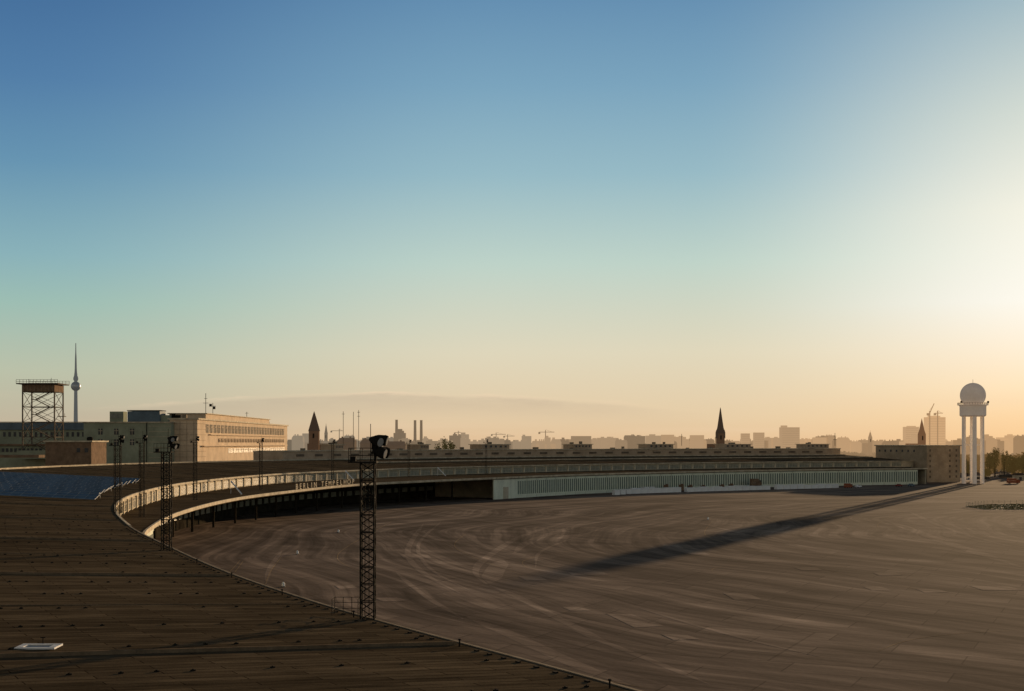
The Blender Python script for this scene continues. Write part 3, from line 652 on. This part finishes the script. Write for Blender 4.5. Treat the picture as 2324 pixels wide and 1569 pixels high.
# ---------- light masts ----------
def mast(x,y,z,h,label,big=False):
    o=thing('light_mast',(x,y,z),label,'light mast','lattice floodlight masts along the roof edge')
    hp=h-2.1; w=.5; L1=MB(); c4=[(-w,-w),(w,-w),(w,w),(-w,w)]
    far=y>240
    lw,bw=(.12,.07) if not far else (.13,.055)
    for a,b in c4: L1.bar((x+a,y+b,z),(x+a,y+b,z+hp),lw)
    n=int(hp/(.62 if not far else 1.2)); st=hp/n
    for k2 in range(n):
        za=z+k2*st
        for i in range(4):
            a=c4[i];b=c4[(i+1)%4]
            if (k2+i)%2: a,b=b,a
            L1.bar((x+a[0],y+a[1],za),(x+b[0],y+b[1],za+st),bw)
            if k2%2==0: L1.bar((x+a[0],y+a[1],za),(x+b[0],y+b[1],za),bw)
    part('lattice',L1,M['steel'],o)
    for a in (-.15,.15): part('ladder_rail',MB().bar((x+a,y-w-.12,z),(x+a,y-w-.12,z+hp),.05),M['steel'],o)
    zp=z+hp
    part('platform',MB().box((x-.35,y,zp+.06),(2.1,1.5,.12)).box((x-1.1,y,zp+.3),(.4,.5,.35)),M['steel'],o)
    R1=MB()
    for a in (-1.35,-.5,.3):
        for b in (-.7,.7): R1.bar((x+a,y+b,zp+.1),(x+a,y+b,zp+1.1),.045)
    for a in (-1.35,.3): R1.bar((x+a,y-.7,zp+1.1),(x+a,y+.7,zp+1.1),.04)
    for b in (-.7,.7):
        for zz in (.55,1.1): R1.bar((x-1.35,y+b,zp+zz),(x+.3,y+b,zp+zz),.04)
    part('railing',R1,M['steel'],o)
    part('lamp_post',MB().bar((x+.55,y,zp),(x+.55,y,zp+2.0),.2).bar((x+.3,y-.6,zp+1.75),(x+1.0,y+.5,zp+1.75),.12).bar((x+.3,y-.6,zp+.75),(x+1.0,y+.5,zp+.75),.12).box((x+.55,y,zp+1.25),(.5,.5,.5)),M['steel'],o)
    part('antenna',MB().bar((x+.2,y,zp),(x+.2,y,zp+2.9),.045),M['steel'],o)
    k=1 if big else .8
    for dx,dy,dz,ang in (((.95,-.1,1.75,0),(.6,-.55,1.65,-.5),(.85,-.3,.8,-.15),(1.0,.45,.85,.5)) if not far else ((.85,-.1,1.7,0),(.75,.2,.9,.4))):
        d=Vector((math.cos(ang),math.sin(ang)-.1,-.28)).normalized(); c=Vector((x+dx,y+dy,zp+dz))
        f=part('floodlight',MB().cyl(c-d*.5*k,c-d*.22*k,.15*k,.3*k,14).cyl(c-d*.22*k,c+d*.25*k,.3*k,.4*k,14).cyl(c+d*.25*k,c+d*.5*k,.42*k,.40*k,14),M['steel'],o)
        part('lens',MB().cyl(c+d*.505*k,c+d*.53*k,.34*k,.33*k,14),M['lens'],f)
    return o
mast(*G(835,1405,15.5),15.5,13.7,'tallest looking black lattice floodlight mast at the roof edge in the foreground',True)
mast(*G(378,1250,15.5),15.5,14.0,'second nearest lattice floodlight mast, with its foot at the roof edge above the apron')
mast(*G(267,1165,15.5),15.5,14.6,'leftmost lattice floodlight mast beside the solar panels')
mast(*G(322,1175,11.05),11.05,19.5,'lattice floodlight mast between the leftmost mast and the one with its foot above the apron')
mast(*G(443,1135,11.2),11.2,19.5,'lattice floodlight mast in front of the near corner of the tan office')
mast(X(592,518),518,11.2,19.3,'lattice floodlight mast in front of the far end of the tan office')
mast(X(755,628),628,11.2,19.0,'lattice floodlight mast just left of the big foreground mast')
mast(X(928,700),700,11.2,19.0,'lattice floodlight mast just right of the big foreground mast')
mast(X(1103,750),750,11.2,19.3,'rightmost lattice floodlight mast near the end of the gate canopy')
# guard rail at mast foot
q=RF(795,1398); x,y,z=q
GR=thing('guard_rail',(x,y,z),'thin dark guard rail on the roof beside the foot of the foreground mast','railing')
for a in (-1.3,-.65,0,.65): part('post',MB().bar((x+a,y+1,z-.1),(x+a,y+1,z+1.3),.045),M['steel'],GR)
for a in (-1.3,.65): part('post',MB().bar((x+a,y-.6,z-.1),(x+a,y-.6,z+1.3),.045),M['steel'],GR)
for zz in (.45,.9,1.3):
    part('rail',MB().bar((x-1.3,y+1,z+zz),(x+.65,y+1,z+zz),.04),M['steel'],GR)
    for a in (-1.3,.65): part('rail',MB().bar((x+a,y+1,z+zz),(x+a,y-.6,z+zz),.04),M['steel'],GR)
# roof hatch
q=RF(88,1471); x,y,z=q; ht=thing('roof_hatch',(x,y,z),'white framed roof hatch lying on the felt roof at the lower left','hatch')
part('frame',MB().box((x,y-.62,z+.08),(2.3,.28,.1)).box((x,y+.62,z+.1),(2.3,.28,.1)).box((x-.95,y,z+.09),(.4,.95,.1)).box((x+.95,y,z+.09),(.4,.95,.1)),M['white'],ht)
part('pane',MB().box((x,y,z+.05),(1.5,.95,.06)),M['win'],ht)
part('handle',MB().bar((x,y+.75,z+.1),(x,y+.75,z+.5),.06).bar((x-.15,y+.75,z+.5),(x+.15,y+.75,z+.5),.06),M['steel'],ht)
# ---------- solar rows ----------
NR=13
for kk in range(NR):
    yy=308+kk*10.6; p=U[min(range(iG-5,len(U)-50),key=lambda j:abs(U[j].y-yy) if U[j].x<0 else 1e9)]
    xr=p.x-5-kk*.5; xl=-.385*yy
    zr,zl=roofz(xr,yy),roofz(xl,yy)
    o=thing('solar_panel_row',((xr+xl)/2,yy,(zr+zl)/2),'nearest row of tilted blue solar panels on the curved roof at the left' if kk==0 else 'farthest row of tilted blue solar panels on the roof below the low brown buildings' if kk==NR-1 else 'blue solar panel row inside the field of panels on the curved roof','solar panels','solar panel rows on the roof')
    mb=MB(); tl=1.0; wp=4.2
    mb.add([(xl,yy,zl+.3),(xr,yy,zr+.3),(xr,yy+wp,zr+.3+tl),(xl,yy+wp,zl+.3+tl),(xl,yy,zl+.22),(xr,yy,zr+.22),(xr,yy+wp,zr+.22+tl),(xl,yy+wp,zl+.22+tl)],[(0,1,2,3),(7,6,5,4),(0,4,5,1),(1,5,6,2),(2,6,7,3),(3,7,4,0)])
    part('panel',mb,M['solar'],o)
    mb=MB(); n=int((xr-xl)/2.2)
    for j in range(n+1):
        f=j/n; xx=xl+(xr-xl)*f; zz=zl+(zr-zl)*f; mb.bar((xx,yy-.02,zz+.33),(xx,yy+wp+.02,zz+.33+tl),.09,.05)
        if j%3==0: mb.bar((xx,yy+wp-.2,zz),(xx,yy+wp-.2,zz+tl+.2),.1)
    for f in (0,.5,1): mb.bar((xl,yy+wp*f,zl+.34+tl*f),(xr,yy+wp*f,zr+.34+tl*f),.08,.05)
    part('frame',mb,M['solarf'],o)
# ---------- antennas near office ----------
def antenna(px,yb,yt,d,label,arms=()):
    x=X(px,d); z0=Z(yb,d); z1=Z(yt,d); o=thing('antenna_mast',(x,d,z0),label,'antenna')
    part('pole',MB().bar((x,d,z0),(x,d,z1),.28),M['steel'],o)
    for py,w in arms: part('crossbar',MB().bar((x-w,d,Z(py,d)),(x+w,d,Z(py,d)),.22),M['steel'],o)
    return o
antenna(467,948,893,860,'tall thin antenna on the roof of the tan office',((915,1.6),(905,1.0)))
o=antenna(483,948,915,900,'short antenna mast with boxy devices on the roof of the tan office',((922,2.0),))
for px,py in ((478,920),(486,926)): part('device',MB().box((X(px,900),900,Z(py,900)),(1.5,1.2,1.7)),M['steel'],o)
antenna(560,950,935,1000,'small aerial near the far end of the office roof',((938,1.2),))
antenna(779,1015,934,900,'leftmost of three thin aerials right of the brick church tower',((940,.9),))
antenna(802,1015,935,900,'middle one of three thin aerials right of the brick church tower')
antenna(814,1015,931,900,'rightmost of three thin aerials right of the brick church tower',((936,.9),(945,.9)))
antenna(1895,1012,983,1050,'lone lattice aerial on the rear roofs left of the small distant spire',((990,1.0),(998,1.4)))
antenna(1547,1012,985,1000,'thin aerial on the rear roofs left of the tall dark spire')
# ---------- churches ----------
def church(px,d,top,base,wpx,bot,label,m1,m2,pinn=False,fat=1.0):
    k=d/F; x=X(px,d); w=wpx*k/2; o=thing('church',(x,d,0),label,'church')
    zb=Z(base,d)
    part('tower',MB().box((x,d,zb/2),(2*w*.84,2*w*.84,zb)),m1,o)
    part('spire',MB().lathe((x,d,0),[(w*1.05,zb+.02),(w*.70*fat,zb+(Z(top,d)-zb)*.25),(w*.38*fat,zb+(Z(top,d)-zb)*.62),(w*.12*fat,Z(top,d)-k*4),(.15,Z(top,d))],8),m2,o)
    if pinn:
        for a in (-1,1):
            for b in (-1,1): part('pinnacle',MB().lathe((x+a*w*.8,d+b*w*.8,0),[(w*.2,zb-6),(w*.2,zb+1),(.05,zb+k*9)],6),m2,o)
    part('nave',MB().prism([(x-w*1.8,d+4*w),(x+w*1.8,d+4*w),(x+w*1.8,d+9*w),(x-w*1.8,d+9*w)],0,Z(bot,d)),m1,o)
    part('belfry_opening',MB().box((x,d-w*.86,zb-5),(w*.3,.2,5)),M['dark'],o)
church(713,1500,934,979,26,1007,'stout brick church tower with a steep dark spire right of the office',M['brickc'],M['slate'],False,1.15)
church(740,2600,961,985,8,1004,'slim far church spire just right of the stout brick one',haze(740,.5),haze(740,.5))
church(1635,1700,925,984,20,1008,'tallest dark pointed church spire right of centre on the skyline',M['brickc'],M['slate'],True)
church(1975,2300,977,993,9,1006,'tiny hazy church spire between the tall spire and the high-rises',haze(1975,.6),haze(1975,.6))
mns=mat('haze_glow_slate',(.05,.04,.03),.9,.3,.2,emit=(150,108,74),es=.5,spec=0)  # spire lightened by emission standing in for haze
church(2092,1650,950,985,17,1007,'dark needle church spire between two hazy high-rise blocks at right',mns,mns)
# ---------- chimneys ----------
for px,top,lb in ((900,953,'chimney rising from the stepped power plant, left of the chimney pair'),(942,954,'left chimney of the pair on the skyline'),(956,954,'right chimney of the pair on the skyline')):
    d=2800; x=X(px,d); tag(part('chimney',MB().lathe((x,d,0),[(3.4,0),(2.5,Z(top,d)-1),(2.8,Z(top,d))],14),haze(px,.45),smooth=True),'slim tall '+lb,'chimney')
# ---------- skyline ----------
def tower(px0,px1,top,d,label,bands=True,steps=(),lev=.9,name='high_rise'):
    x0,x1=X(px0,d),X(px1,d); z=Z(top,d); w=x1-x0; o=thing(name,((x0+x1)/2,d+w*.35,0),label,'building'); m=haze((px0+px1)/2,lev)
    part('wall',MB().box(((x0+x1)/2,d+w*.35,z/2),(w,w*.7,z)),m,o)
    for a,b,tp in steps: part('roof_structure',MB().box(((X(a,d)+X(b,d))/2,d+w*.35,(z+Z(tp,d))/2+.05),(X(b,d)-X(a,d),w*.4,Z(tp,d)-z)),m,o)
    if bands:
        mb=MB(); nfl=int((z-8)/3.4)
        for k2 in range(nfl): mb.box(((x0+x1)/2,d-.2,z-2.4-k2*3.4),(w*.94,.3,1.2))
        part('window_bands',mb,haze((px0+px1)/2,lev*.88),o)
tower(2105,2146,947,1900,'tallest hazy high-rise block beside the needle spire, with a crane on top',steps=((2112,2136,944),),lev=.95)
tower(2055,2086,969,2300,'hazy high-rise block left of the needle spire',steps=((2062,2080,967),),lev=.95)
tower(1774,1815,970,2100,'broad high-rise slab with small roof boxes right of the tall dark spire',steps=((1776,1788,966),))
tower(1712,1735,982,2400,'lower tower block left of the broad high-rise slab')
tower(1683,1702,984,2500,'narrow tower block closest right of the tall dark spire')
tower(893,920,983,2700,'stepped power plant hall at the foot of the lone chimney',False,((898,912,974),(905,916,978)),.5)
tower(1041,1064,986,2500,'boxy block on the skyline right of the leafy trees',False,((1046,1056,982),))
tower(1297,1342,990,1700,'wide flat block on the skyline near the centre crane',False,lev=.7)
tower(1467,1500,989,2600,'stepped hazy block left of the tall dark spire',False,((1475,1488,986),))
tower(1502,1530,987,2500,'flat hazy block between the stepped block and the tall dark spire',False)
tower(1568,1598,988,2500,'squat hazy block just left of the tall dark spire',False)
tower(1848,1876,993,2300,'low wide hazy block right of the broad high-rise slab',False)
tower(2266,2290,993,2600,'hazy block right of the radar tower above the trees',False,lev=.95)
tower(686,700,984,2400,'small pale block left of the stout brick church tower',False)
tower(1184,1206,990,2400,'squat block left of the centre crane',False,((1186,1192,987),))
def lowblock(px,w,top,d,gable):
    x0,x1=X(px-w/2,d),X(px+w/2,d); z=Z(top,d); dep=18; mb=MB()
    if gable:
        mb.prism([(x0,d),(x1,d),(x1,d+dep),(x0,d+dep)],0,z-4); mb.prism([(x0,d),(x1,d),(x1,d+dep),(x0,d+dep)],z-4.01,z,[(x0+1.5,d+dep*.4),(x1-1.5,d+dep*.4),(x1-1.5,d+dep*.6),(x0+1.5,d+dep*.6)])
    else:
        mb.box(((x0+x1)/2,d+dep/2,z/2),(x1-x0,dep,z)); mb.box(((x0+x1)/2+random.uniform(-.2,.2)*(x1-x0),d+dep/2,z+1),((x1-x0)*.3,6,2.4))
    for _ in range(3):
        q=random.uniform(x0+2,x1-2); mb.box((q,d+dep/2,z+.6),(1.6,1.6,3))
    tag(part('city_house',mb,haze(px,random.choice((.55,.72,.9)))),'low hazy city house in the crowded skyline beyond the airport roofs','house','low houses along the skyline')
px=658; dd=2000
while px<2330:
    w=random.uniform(10,28); dd+=random.choice((-250,260,-120,140)); dd=min(3200,max(1750,dd))
    lowblock(px,w,random.choice((994,997,999,1000,1001,1002)) if random.random()<.78 else random.uniform(987,994),dd,random.random()<.5); px+=w*random.uniform(.6,1.0)
TN={785:'dark hipped tenement roof under the three thin aerials',840:'long dark tenement roof right of the three thin aerials',895:'dark tenement roof below the lone chimney'}
for px,w,top,d in ((785,40,994,1300),(840,46,997,1280),(895,50,1002,1320)):
    x0,x1=X(px-w/2,d),X(px+w/2,d); z=Z(top,d); o=thing('tenement_house',((x0+x1)/2,d,0),TN[px],'house')
    part('wall',MB().box(((x0+x1)/2,d+8,(z-4)/2),(x1-x0,16,z-4)),M['cityd'],o)
    part('roof',MB().prism([(x0-.5,d-.5),(x1+.5,d-.5),(x1+.5,d+16.5),(x0-.5,d+16.5)],z-3.98,z,[(x0+1.5,d+7),(x1-1.5,d+7),(x1-1.5,d+9),(x0+1.5,d+9)]),M['cityd'],o)
    for q in (x0+4,x1-5): part('chimney_stack',MB().box((q,d+8,z),(1.6,1.5,2.4)),M['cityd'],o)
def crane(px,yt,d,l,r,label,lev=.55,tilt=0):
    k=d/F; x=X(px,d); z=Z(yt,d); m=haze(px,lev); o=thing('tower_crane',(x,d,0),label,'crane')
    part('mast',MB().bar((x,d,0),(x,d,z+3),1.3),m,o)
    part('jib',MB().bar((x,d,z),(x+r*k,d,z+tilt*k),.9).bar((x,d,z+4),(x+r*k*.7,d,z+tilt*k*.7+.5),.3),m,o)
    part('counter_jib',MB().bar((x,d,z),(x-l*k,d,z-tilt*k*.3),.9).box((x-l*k,d,z-1.5),(3,2,3)),m,o)
crane(1238,981,2200,14,20,'centre tower crane with horizontal jib left of the wide flat block')
crane(1126,986,2600,10,22,'small far crane left of the centre crane')
crane(1152,990,2600,8,16,'lowest far crane between the small crane and the centre crane')
crane(770,978,2500,18,8,'far crane among the three thin aerials')
crane(2110,938,1890,4,10,'luffing crane with raised jib on the tallest high-rise',.6,22)
crane(2128,938,1895,6,12,'small crane with level jib beside the luffing crane',.6)
crane(1040,982,2700,8,6,'far stubby crane right of the leafy trees')
# ---------- trees ----------
def leaves(mb,c,r,n,s,seed=0):
    rnd=random.Random(seed); cl=[]
    for _ in range(max(5,n//45)):
        a=rnd.uniform(0,6.28); u=rnd.uniform(-1,1); q=rnd.uniform(.35,.95); h=math.sqrt(1-u*u)
        cl.append((c[0]+r[0]*q*h*math.cos(a),c[1]+r[1]*q*h*math.sin(a),c[2]+r[2]*q*u))
    for _ in range(n):
        k=rnd.choice(cl); sp=.33
        p=Vector((k[0]+rnd.gauss(0,sp*r[0]*.6),k[1]+rnd.gauss(0,sp*r[1]*.6),k[2]+rnd.gauss(0,sp*r[2]*.5)))
        a=Vector((rnd.gauss(0,1),rnd.gauss(0,1),rnd.gauss(0,1))).normalized(); b=a.orthogonal().normalized(); a=a.cross(b)
        ss=s*rnd.uniform(.6,1.4); mb.add([p-a*ss,p+b*ss*.6,p+a*ss,p-b*ss*.6],[(0,1,2,3)])
def tree(px,d,top,wpx,label,m='leaf',zb=0,seed=1,n=700):
    k=d/F; x=X(px,d); z=Z(top,d); w=wpx*k/2; H=z-zb; o=thing('tree',(x,d,zb),label,'tree')
    mb=MB(); mb.cyl((x,d,zb),(x,d,zb+H*.6),H*.025,H*.012,8)
    rnd=random.Random(seed)
    for _ in range(6):
        a=rnd.uniform(0,6.28); zz=zb+H*rnd.uniform(.3,.6); mb.cyl((x,d,zz),(x+w*.7*math.cos(a),d+w*.7*math.sin(a),zz+H*.2),H*.009,H*.004,5)
    part('trunk',mb,M['bark'],o); mb=MB(); leaves(mb,(x,d,zb+H*.56),(w,w,H*.42),n,max(.5,w*.16),seed); part('crown',mb,M[m],o)
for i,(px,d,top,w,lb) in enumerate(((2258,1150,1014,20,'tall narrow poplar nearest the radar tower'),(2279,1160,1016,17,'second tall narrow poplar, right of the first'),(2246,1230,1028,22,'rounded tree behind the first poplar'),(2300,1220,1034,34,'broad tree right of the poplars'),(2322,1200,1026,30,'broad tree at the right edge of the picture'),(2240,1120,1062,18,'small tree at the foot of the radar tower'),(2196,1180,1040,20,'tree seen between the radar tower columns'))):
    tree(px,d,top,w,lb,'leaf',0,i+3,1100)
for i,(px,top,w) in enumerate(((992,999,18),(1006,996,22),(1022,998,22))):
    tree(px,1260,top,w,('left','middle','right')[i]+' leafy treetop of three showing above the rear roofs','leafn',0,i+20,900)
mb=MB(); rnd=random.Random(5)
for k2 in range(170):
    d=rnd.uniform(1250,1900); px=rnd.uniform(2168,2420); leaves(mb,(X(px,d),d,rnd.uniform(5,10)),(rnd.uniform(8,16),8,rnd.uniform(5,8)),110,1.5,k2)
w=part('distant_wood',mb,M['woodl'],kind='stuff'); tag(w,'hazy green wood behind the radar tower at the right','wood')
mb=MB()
mk=mat('haze_glow_foliage',(.08,.075,.05),.9,.01,.4,emit=(192,156,116),es=.55,spec=0)  # far treetops glow to imitate the haze in front of them
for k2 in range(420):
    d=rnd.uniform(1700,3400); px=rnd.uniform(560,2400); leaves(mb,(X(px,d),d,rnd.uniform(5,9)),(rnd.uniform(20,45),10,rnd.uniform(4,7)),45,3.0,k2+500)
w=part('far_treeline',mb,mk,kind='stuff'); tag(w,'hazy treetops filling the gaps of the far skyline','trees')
# ---------- white containers, vehicles ----------
def lerp(a,b,f): return a+(b-a)*f
cA=[]
for k2 in range(30):
    f=k2/29; px=lerp(1440,1893,f); py=lerp(1121,1108,f**.9); x,y=G(px,py)
    if k2 in (7,20): continue
    cA.append((x,y,6.4,2.5,k2))
for k2 in range(7):
    f=k2/6; px=lerp(1398,1478,f); x,y=G(px,lerp(1124,1117,f)); cA.append((x,y,3.6,2.7,30+k2))
for x,y,l,h,k2 in cA:
    o=thing('white_container',(x,y,0),'low white container at the left end of the row, one of a tight cluster' if k2>=30 else 'low white container in the long broken row along the hangar doors','container','white container cluster left' if k2>=30 else 'white containers in front of the hangar doors'); o.rotation_euler=(0,0,.66)
    hh=h*random.uniform(.85,1.12); part('body',MB().box((0,0,hh/2+.1),(l,2.3,hh)),M['white'],o,local=True)
    part('lid',MB().box((0,0,hh+.16),(l+.15,2.45,.1)),M['white'],o,local=True)
for i in range(6):
    x,y=G(1512+i*30+random.uniform(-8,8),1114.5-i*.6); o=thing('stacked_pallet',(x,y,0),'brown stack of goods behind the white container row','pallet stack','brown stacks behind the containers')
    hh=random.uniform(2.4,3.4); part('pallet',MB().box((0,0,.12),(3.2,2,.2)),M['brown'],o,local=True); part('load',MB().box((0,0,hh/2+.25),(2.9,1.8,hh)).box((.4,0,hh+.5),(1.6,1.4,.5)),M['brown'],o,local=True)
def vehicle(px,py,l,h,m,label,cat,rz=.6,cab=True):
    x,y=G(px,py); o=thing('parked_'+cat,(x,y,0),label,cat); o.rotation_euler=(0,0,rz)
    part('body',MB().box((0,0,.4+h*.28),(l,1.9,h*.5)),m,o,local=True)
    cb=part('cabin',MB().prism([(-l*.3,-.85),(l*.28,-.85),(l*.28,.85),(-l*.3,.85)],.4+h*.53,h+.1,[(-l*.22,-.75),(l*.16,-.75),(l*.16,.75),(-l*.22,.75)]) if cab else MB().box((l*.36,0,.4+h*.7),(l*.25,1.85,h*.34)),m,o,local=True)
    if not cab: part('cargo_box',MB().box((-l*.14,0,.45+h*.8),(l*.66,1.95,h*.5)),m,o,local=True)
    part('window',MB().box((0,0,.4+h*.7),(l*.42,1.72,h*.2)) if cab else MB().box((l*.4,0,.4+h*.76),(l*.18,1.9,h*.16)),M['win'],cb,local=True)
    for a in (-1,1):
        for b in (-1,1): part('wheel',MB().cyl((a*l*.31,b*.8,.38),(a*l*.31,b*1.0,.38),.38,n=14),M['tyre'],o,local=True)
vehicle(1925,1108,6,2.4,M['orange'],'orange service truck just right of the white container row','truck',.6,False)
vehicle(1948,1107.5,4.4,1.8,M['white'],'white car right of the orange service truck','car')
vehicle(2040,1105,4.4,1.7,M['red'],'dark red car left of the hangar end','car',.5)
vehicle(2068,1104.5,4.6,1.8,M['bluebox'],'blue grey car right of the dark red car','car',.5)
vehicle(2300,1098,9,3.2,M['orange'],'long orange truck parked at the right edge beyond the radar tower','truck',0,False)
vehicle(1715,1108,9,5.2,M['brown'],'tall brown truck parked against the hangar doors','truck',.66,False)
for px,w,top,d,m,lbl in ((2230,34,1085,1080,'tan','low tan shed behind the foot of the radar tower'),(2300,50,1080,1120,'brown','low brown roofed shed at the right edge below the trees'),(2316,20,1076,1060,'wall','small pale hut at the right edge')):
    x=X(px,d); hh=Z(top,d); ww=w*d/F; o=thing('shed',(x,d,0),lbl,'shed')
    part('wall',MB().box((x,d+4,(hh-1)/2),(ww,8,hh-1)),M[m],o); part('roof',MB().prism([(x-ww/2-.4,d-.4),(x+ww/2+.4,d-.4),(x+ww/2+.4,d+8.4),(x-ww/2-.4,d+8.4)],hh-.98,hh+.6,[(x-ww/2,d+3.4),(x+ww/2,d+3.4),(x+ww/2,d+4.6),(x-ww/2,d+4.6)]),M['rust'],o); part('door',MB().box((x,d-.06,1.2),(2,.12,2.3)),M['win'],o)
# ---------- grass island with fence ----------
poly=[G(2193,1150),G(2240,1146),G(2500,1141),G(2560,1158),G(2235,1157)]
mb=MB(); mb.prism(poly,-.1,.12); part('grass_island_kerb',mb,M['edge'],kind='structure')
def inpoly(x,y):
    r=False;n=len(poly)
    for i in range(n):
        (x1,y1),(x2,y2)=poly[i],poly[(i+1)%n]
        if (y1>y)!=(y2>y) and x<(x2-x1)*(y-y1)/(y2-y1)+x1: r=not r
    return r
mb=MB(); xs=[p[0] for p in poly]; ys=[p[1] for p in poly]; c=0
while c<6000:
    x=random.uniform(min(xs),max(xs)); y=random.uniform(min(ys),max(ys))
    if inpoly(x,y):
        c+=1; a=random.uniform(0,3.14); h=random.uniform(.06,.3); w=.5; dx,dy=math.cos(a)*w,math.sin(a)*w
        mb.add([(x-dx,y-dy,.12),(x+dx,y+dy,.12),(x+dx*.2+random.uniform(-.5,.5),y+dy*.2+random.uniform(-.5,.5),.12+h)],[(0,1,2)])
tag(part('grass',mb,M['grass'],kind='stuff'),'dry grass on the fenced island at the right edge','grass')
FN=thing('wire_fence',(*G(2230,1150),0),'low wire fence with thin posts around the grass island at the right','fence')
pp=[Vector(poly[1]),Vector(poly[0]),Vector(poly[4]),Vector(poly[3])]; mb=MB(); np=0
for a,b in zip([Vector(poly[2])]+pp[:-1],pp):
    n=max(2,int((b-a).length/3.2))
    for i in range(n):
        q=a.lerp(b,i/n); r=a.lerp(b,(i+1)/n)
        for zz in (.6,1.2,1.8): mb.bar((q.x,q.y,zz),(r.x,r.y,zz),.04)
        if np<95: part('post',MB().bar((q.x,q.y,0),(q.x,q.y,2.0),.12),M['edge'],FN); np+=1
part('wire',mb,M['edge'],FN)
for i,(px,py) in enumerate(((768,1209),(675,1258),(643,1332),(1607,1180))):
    x,y=G(px,py); o=thing('marker_cone',(x,y,0),('small white marker on the apron left of the big mast','small white marker below the gate canopy corner','small white marker nearest the foreground roof edge','far white marker out on the middle apron')[i],'marker')
    part('base',MB().box((x,y,.06),(.8,.8,.12)),M['tyre'],o); part('cone',MB().lathe((x,y,0),[(.34,.12),(.32,.7),(.12,.95)],12),M['white'],o,True)
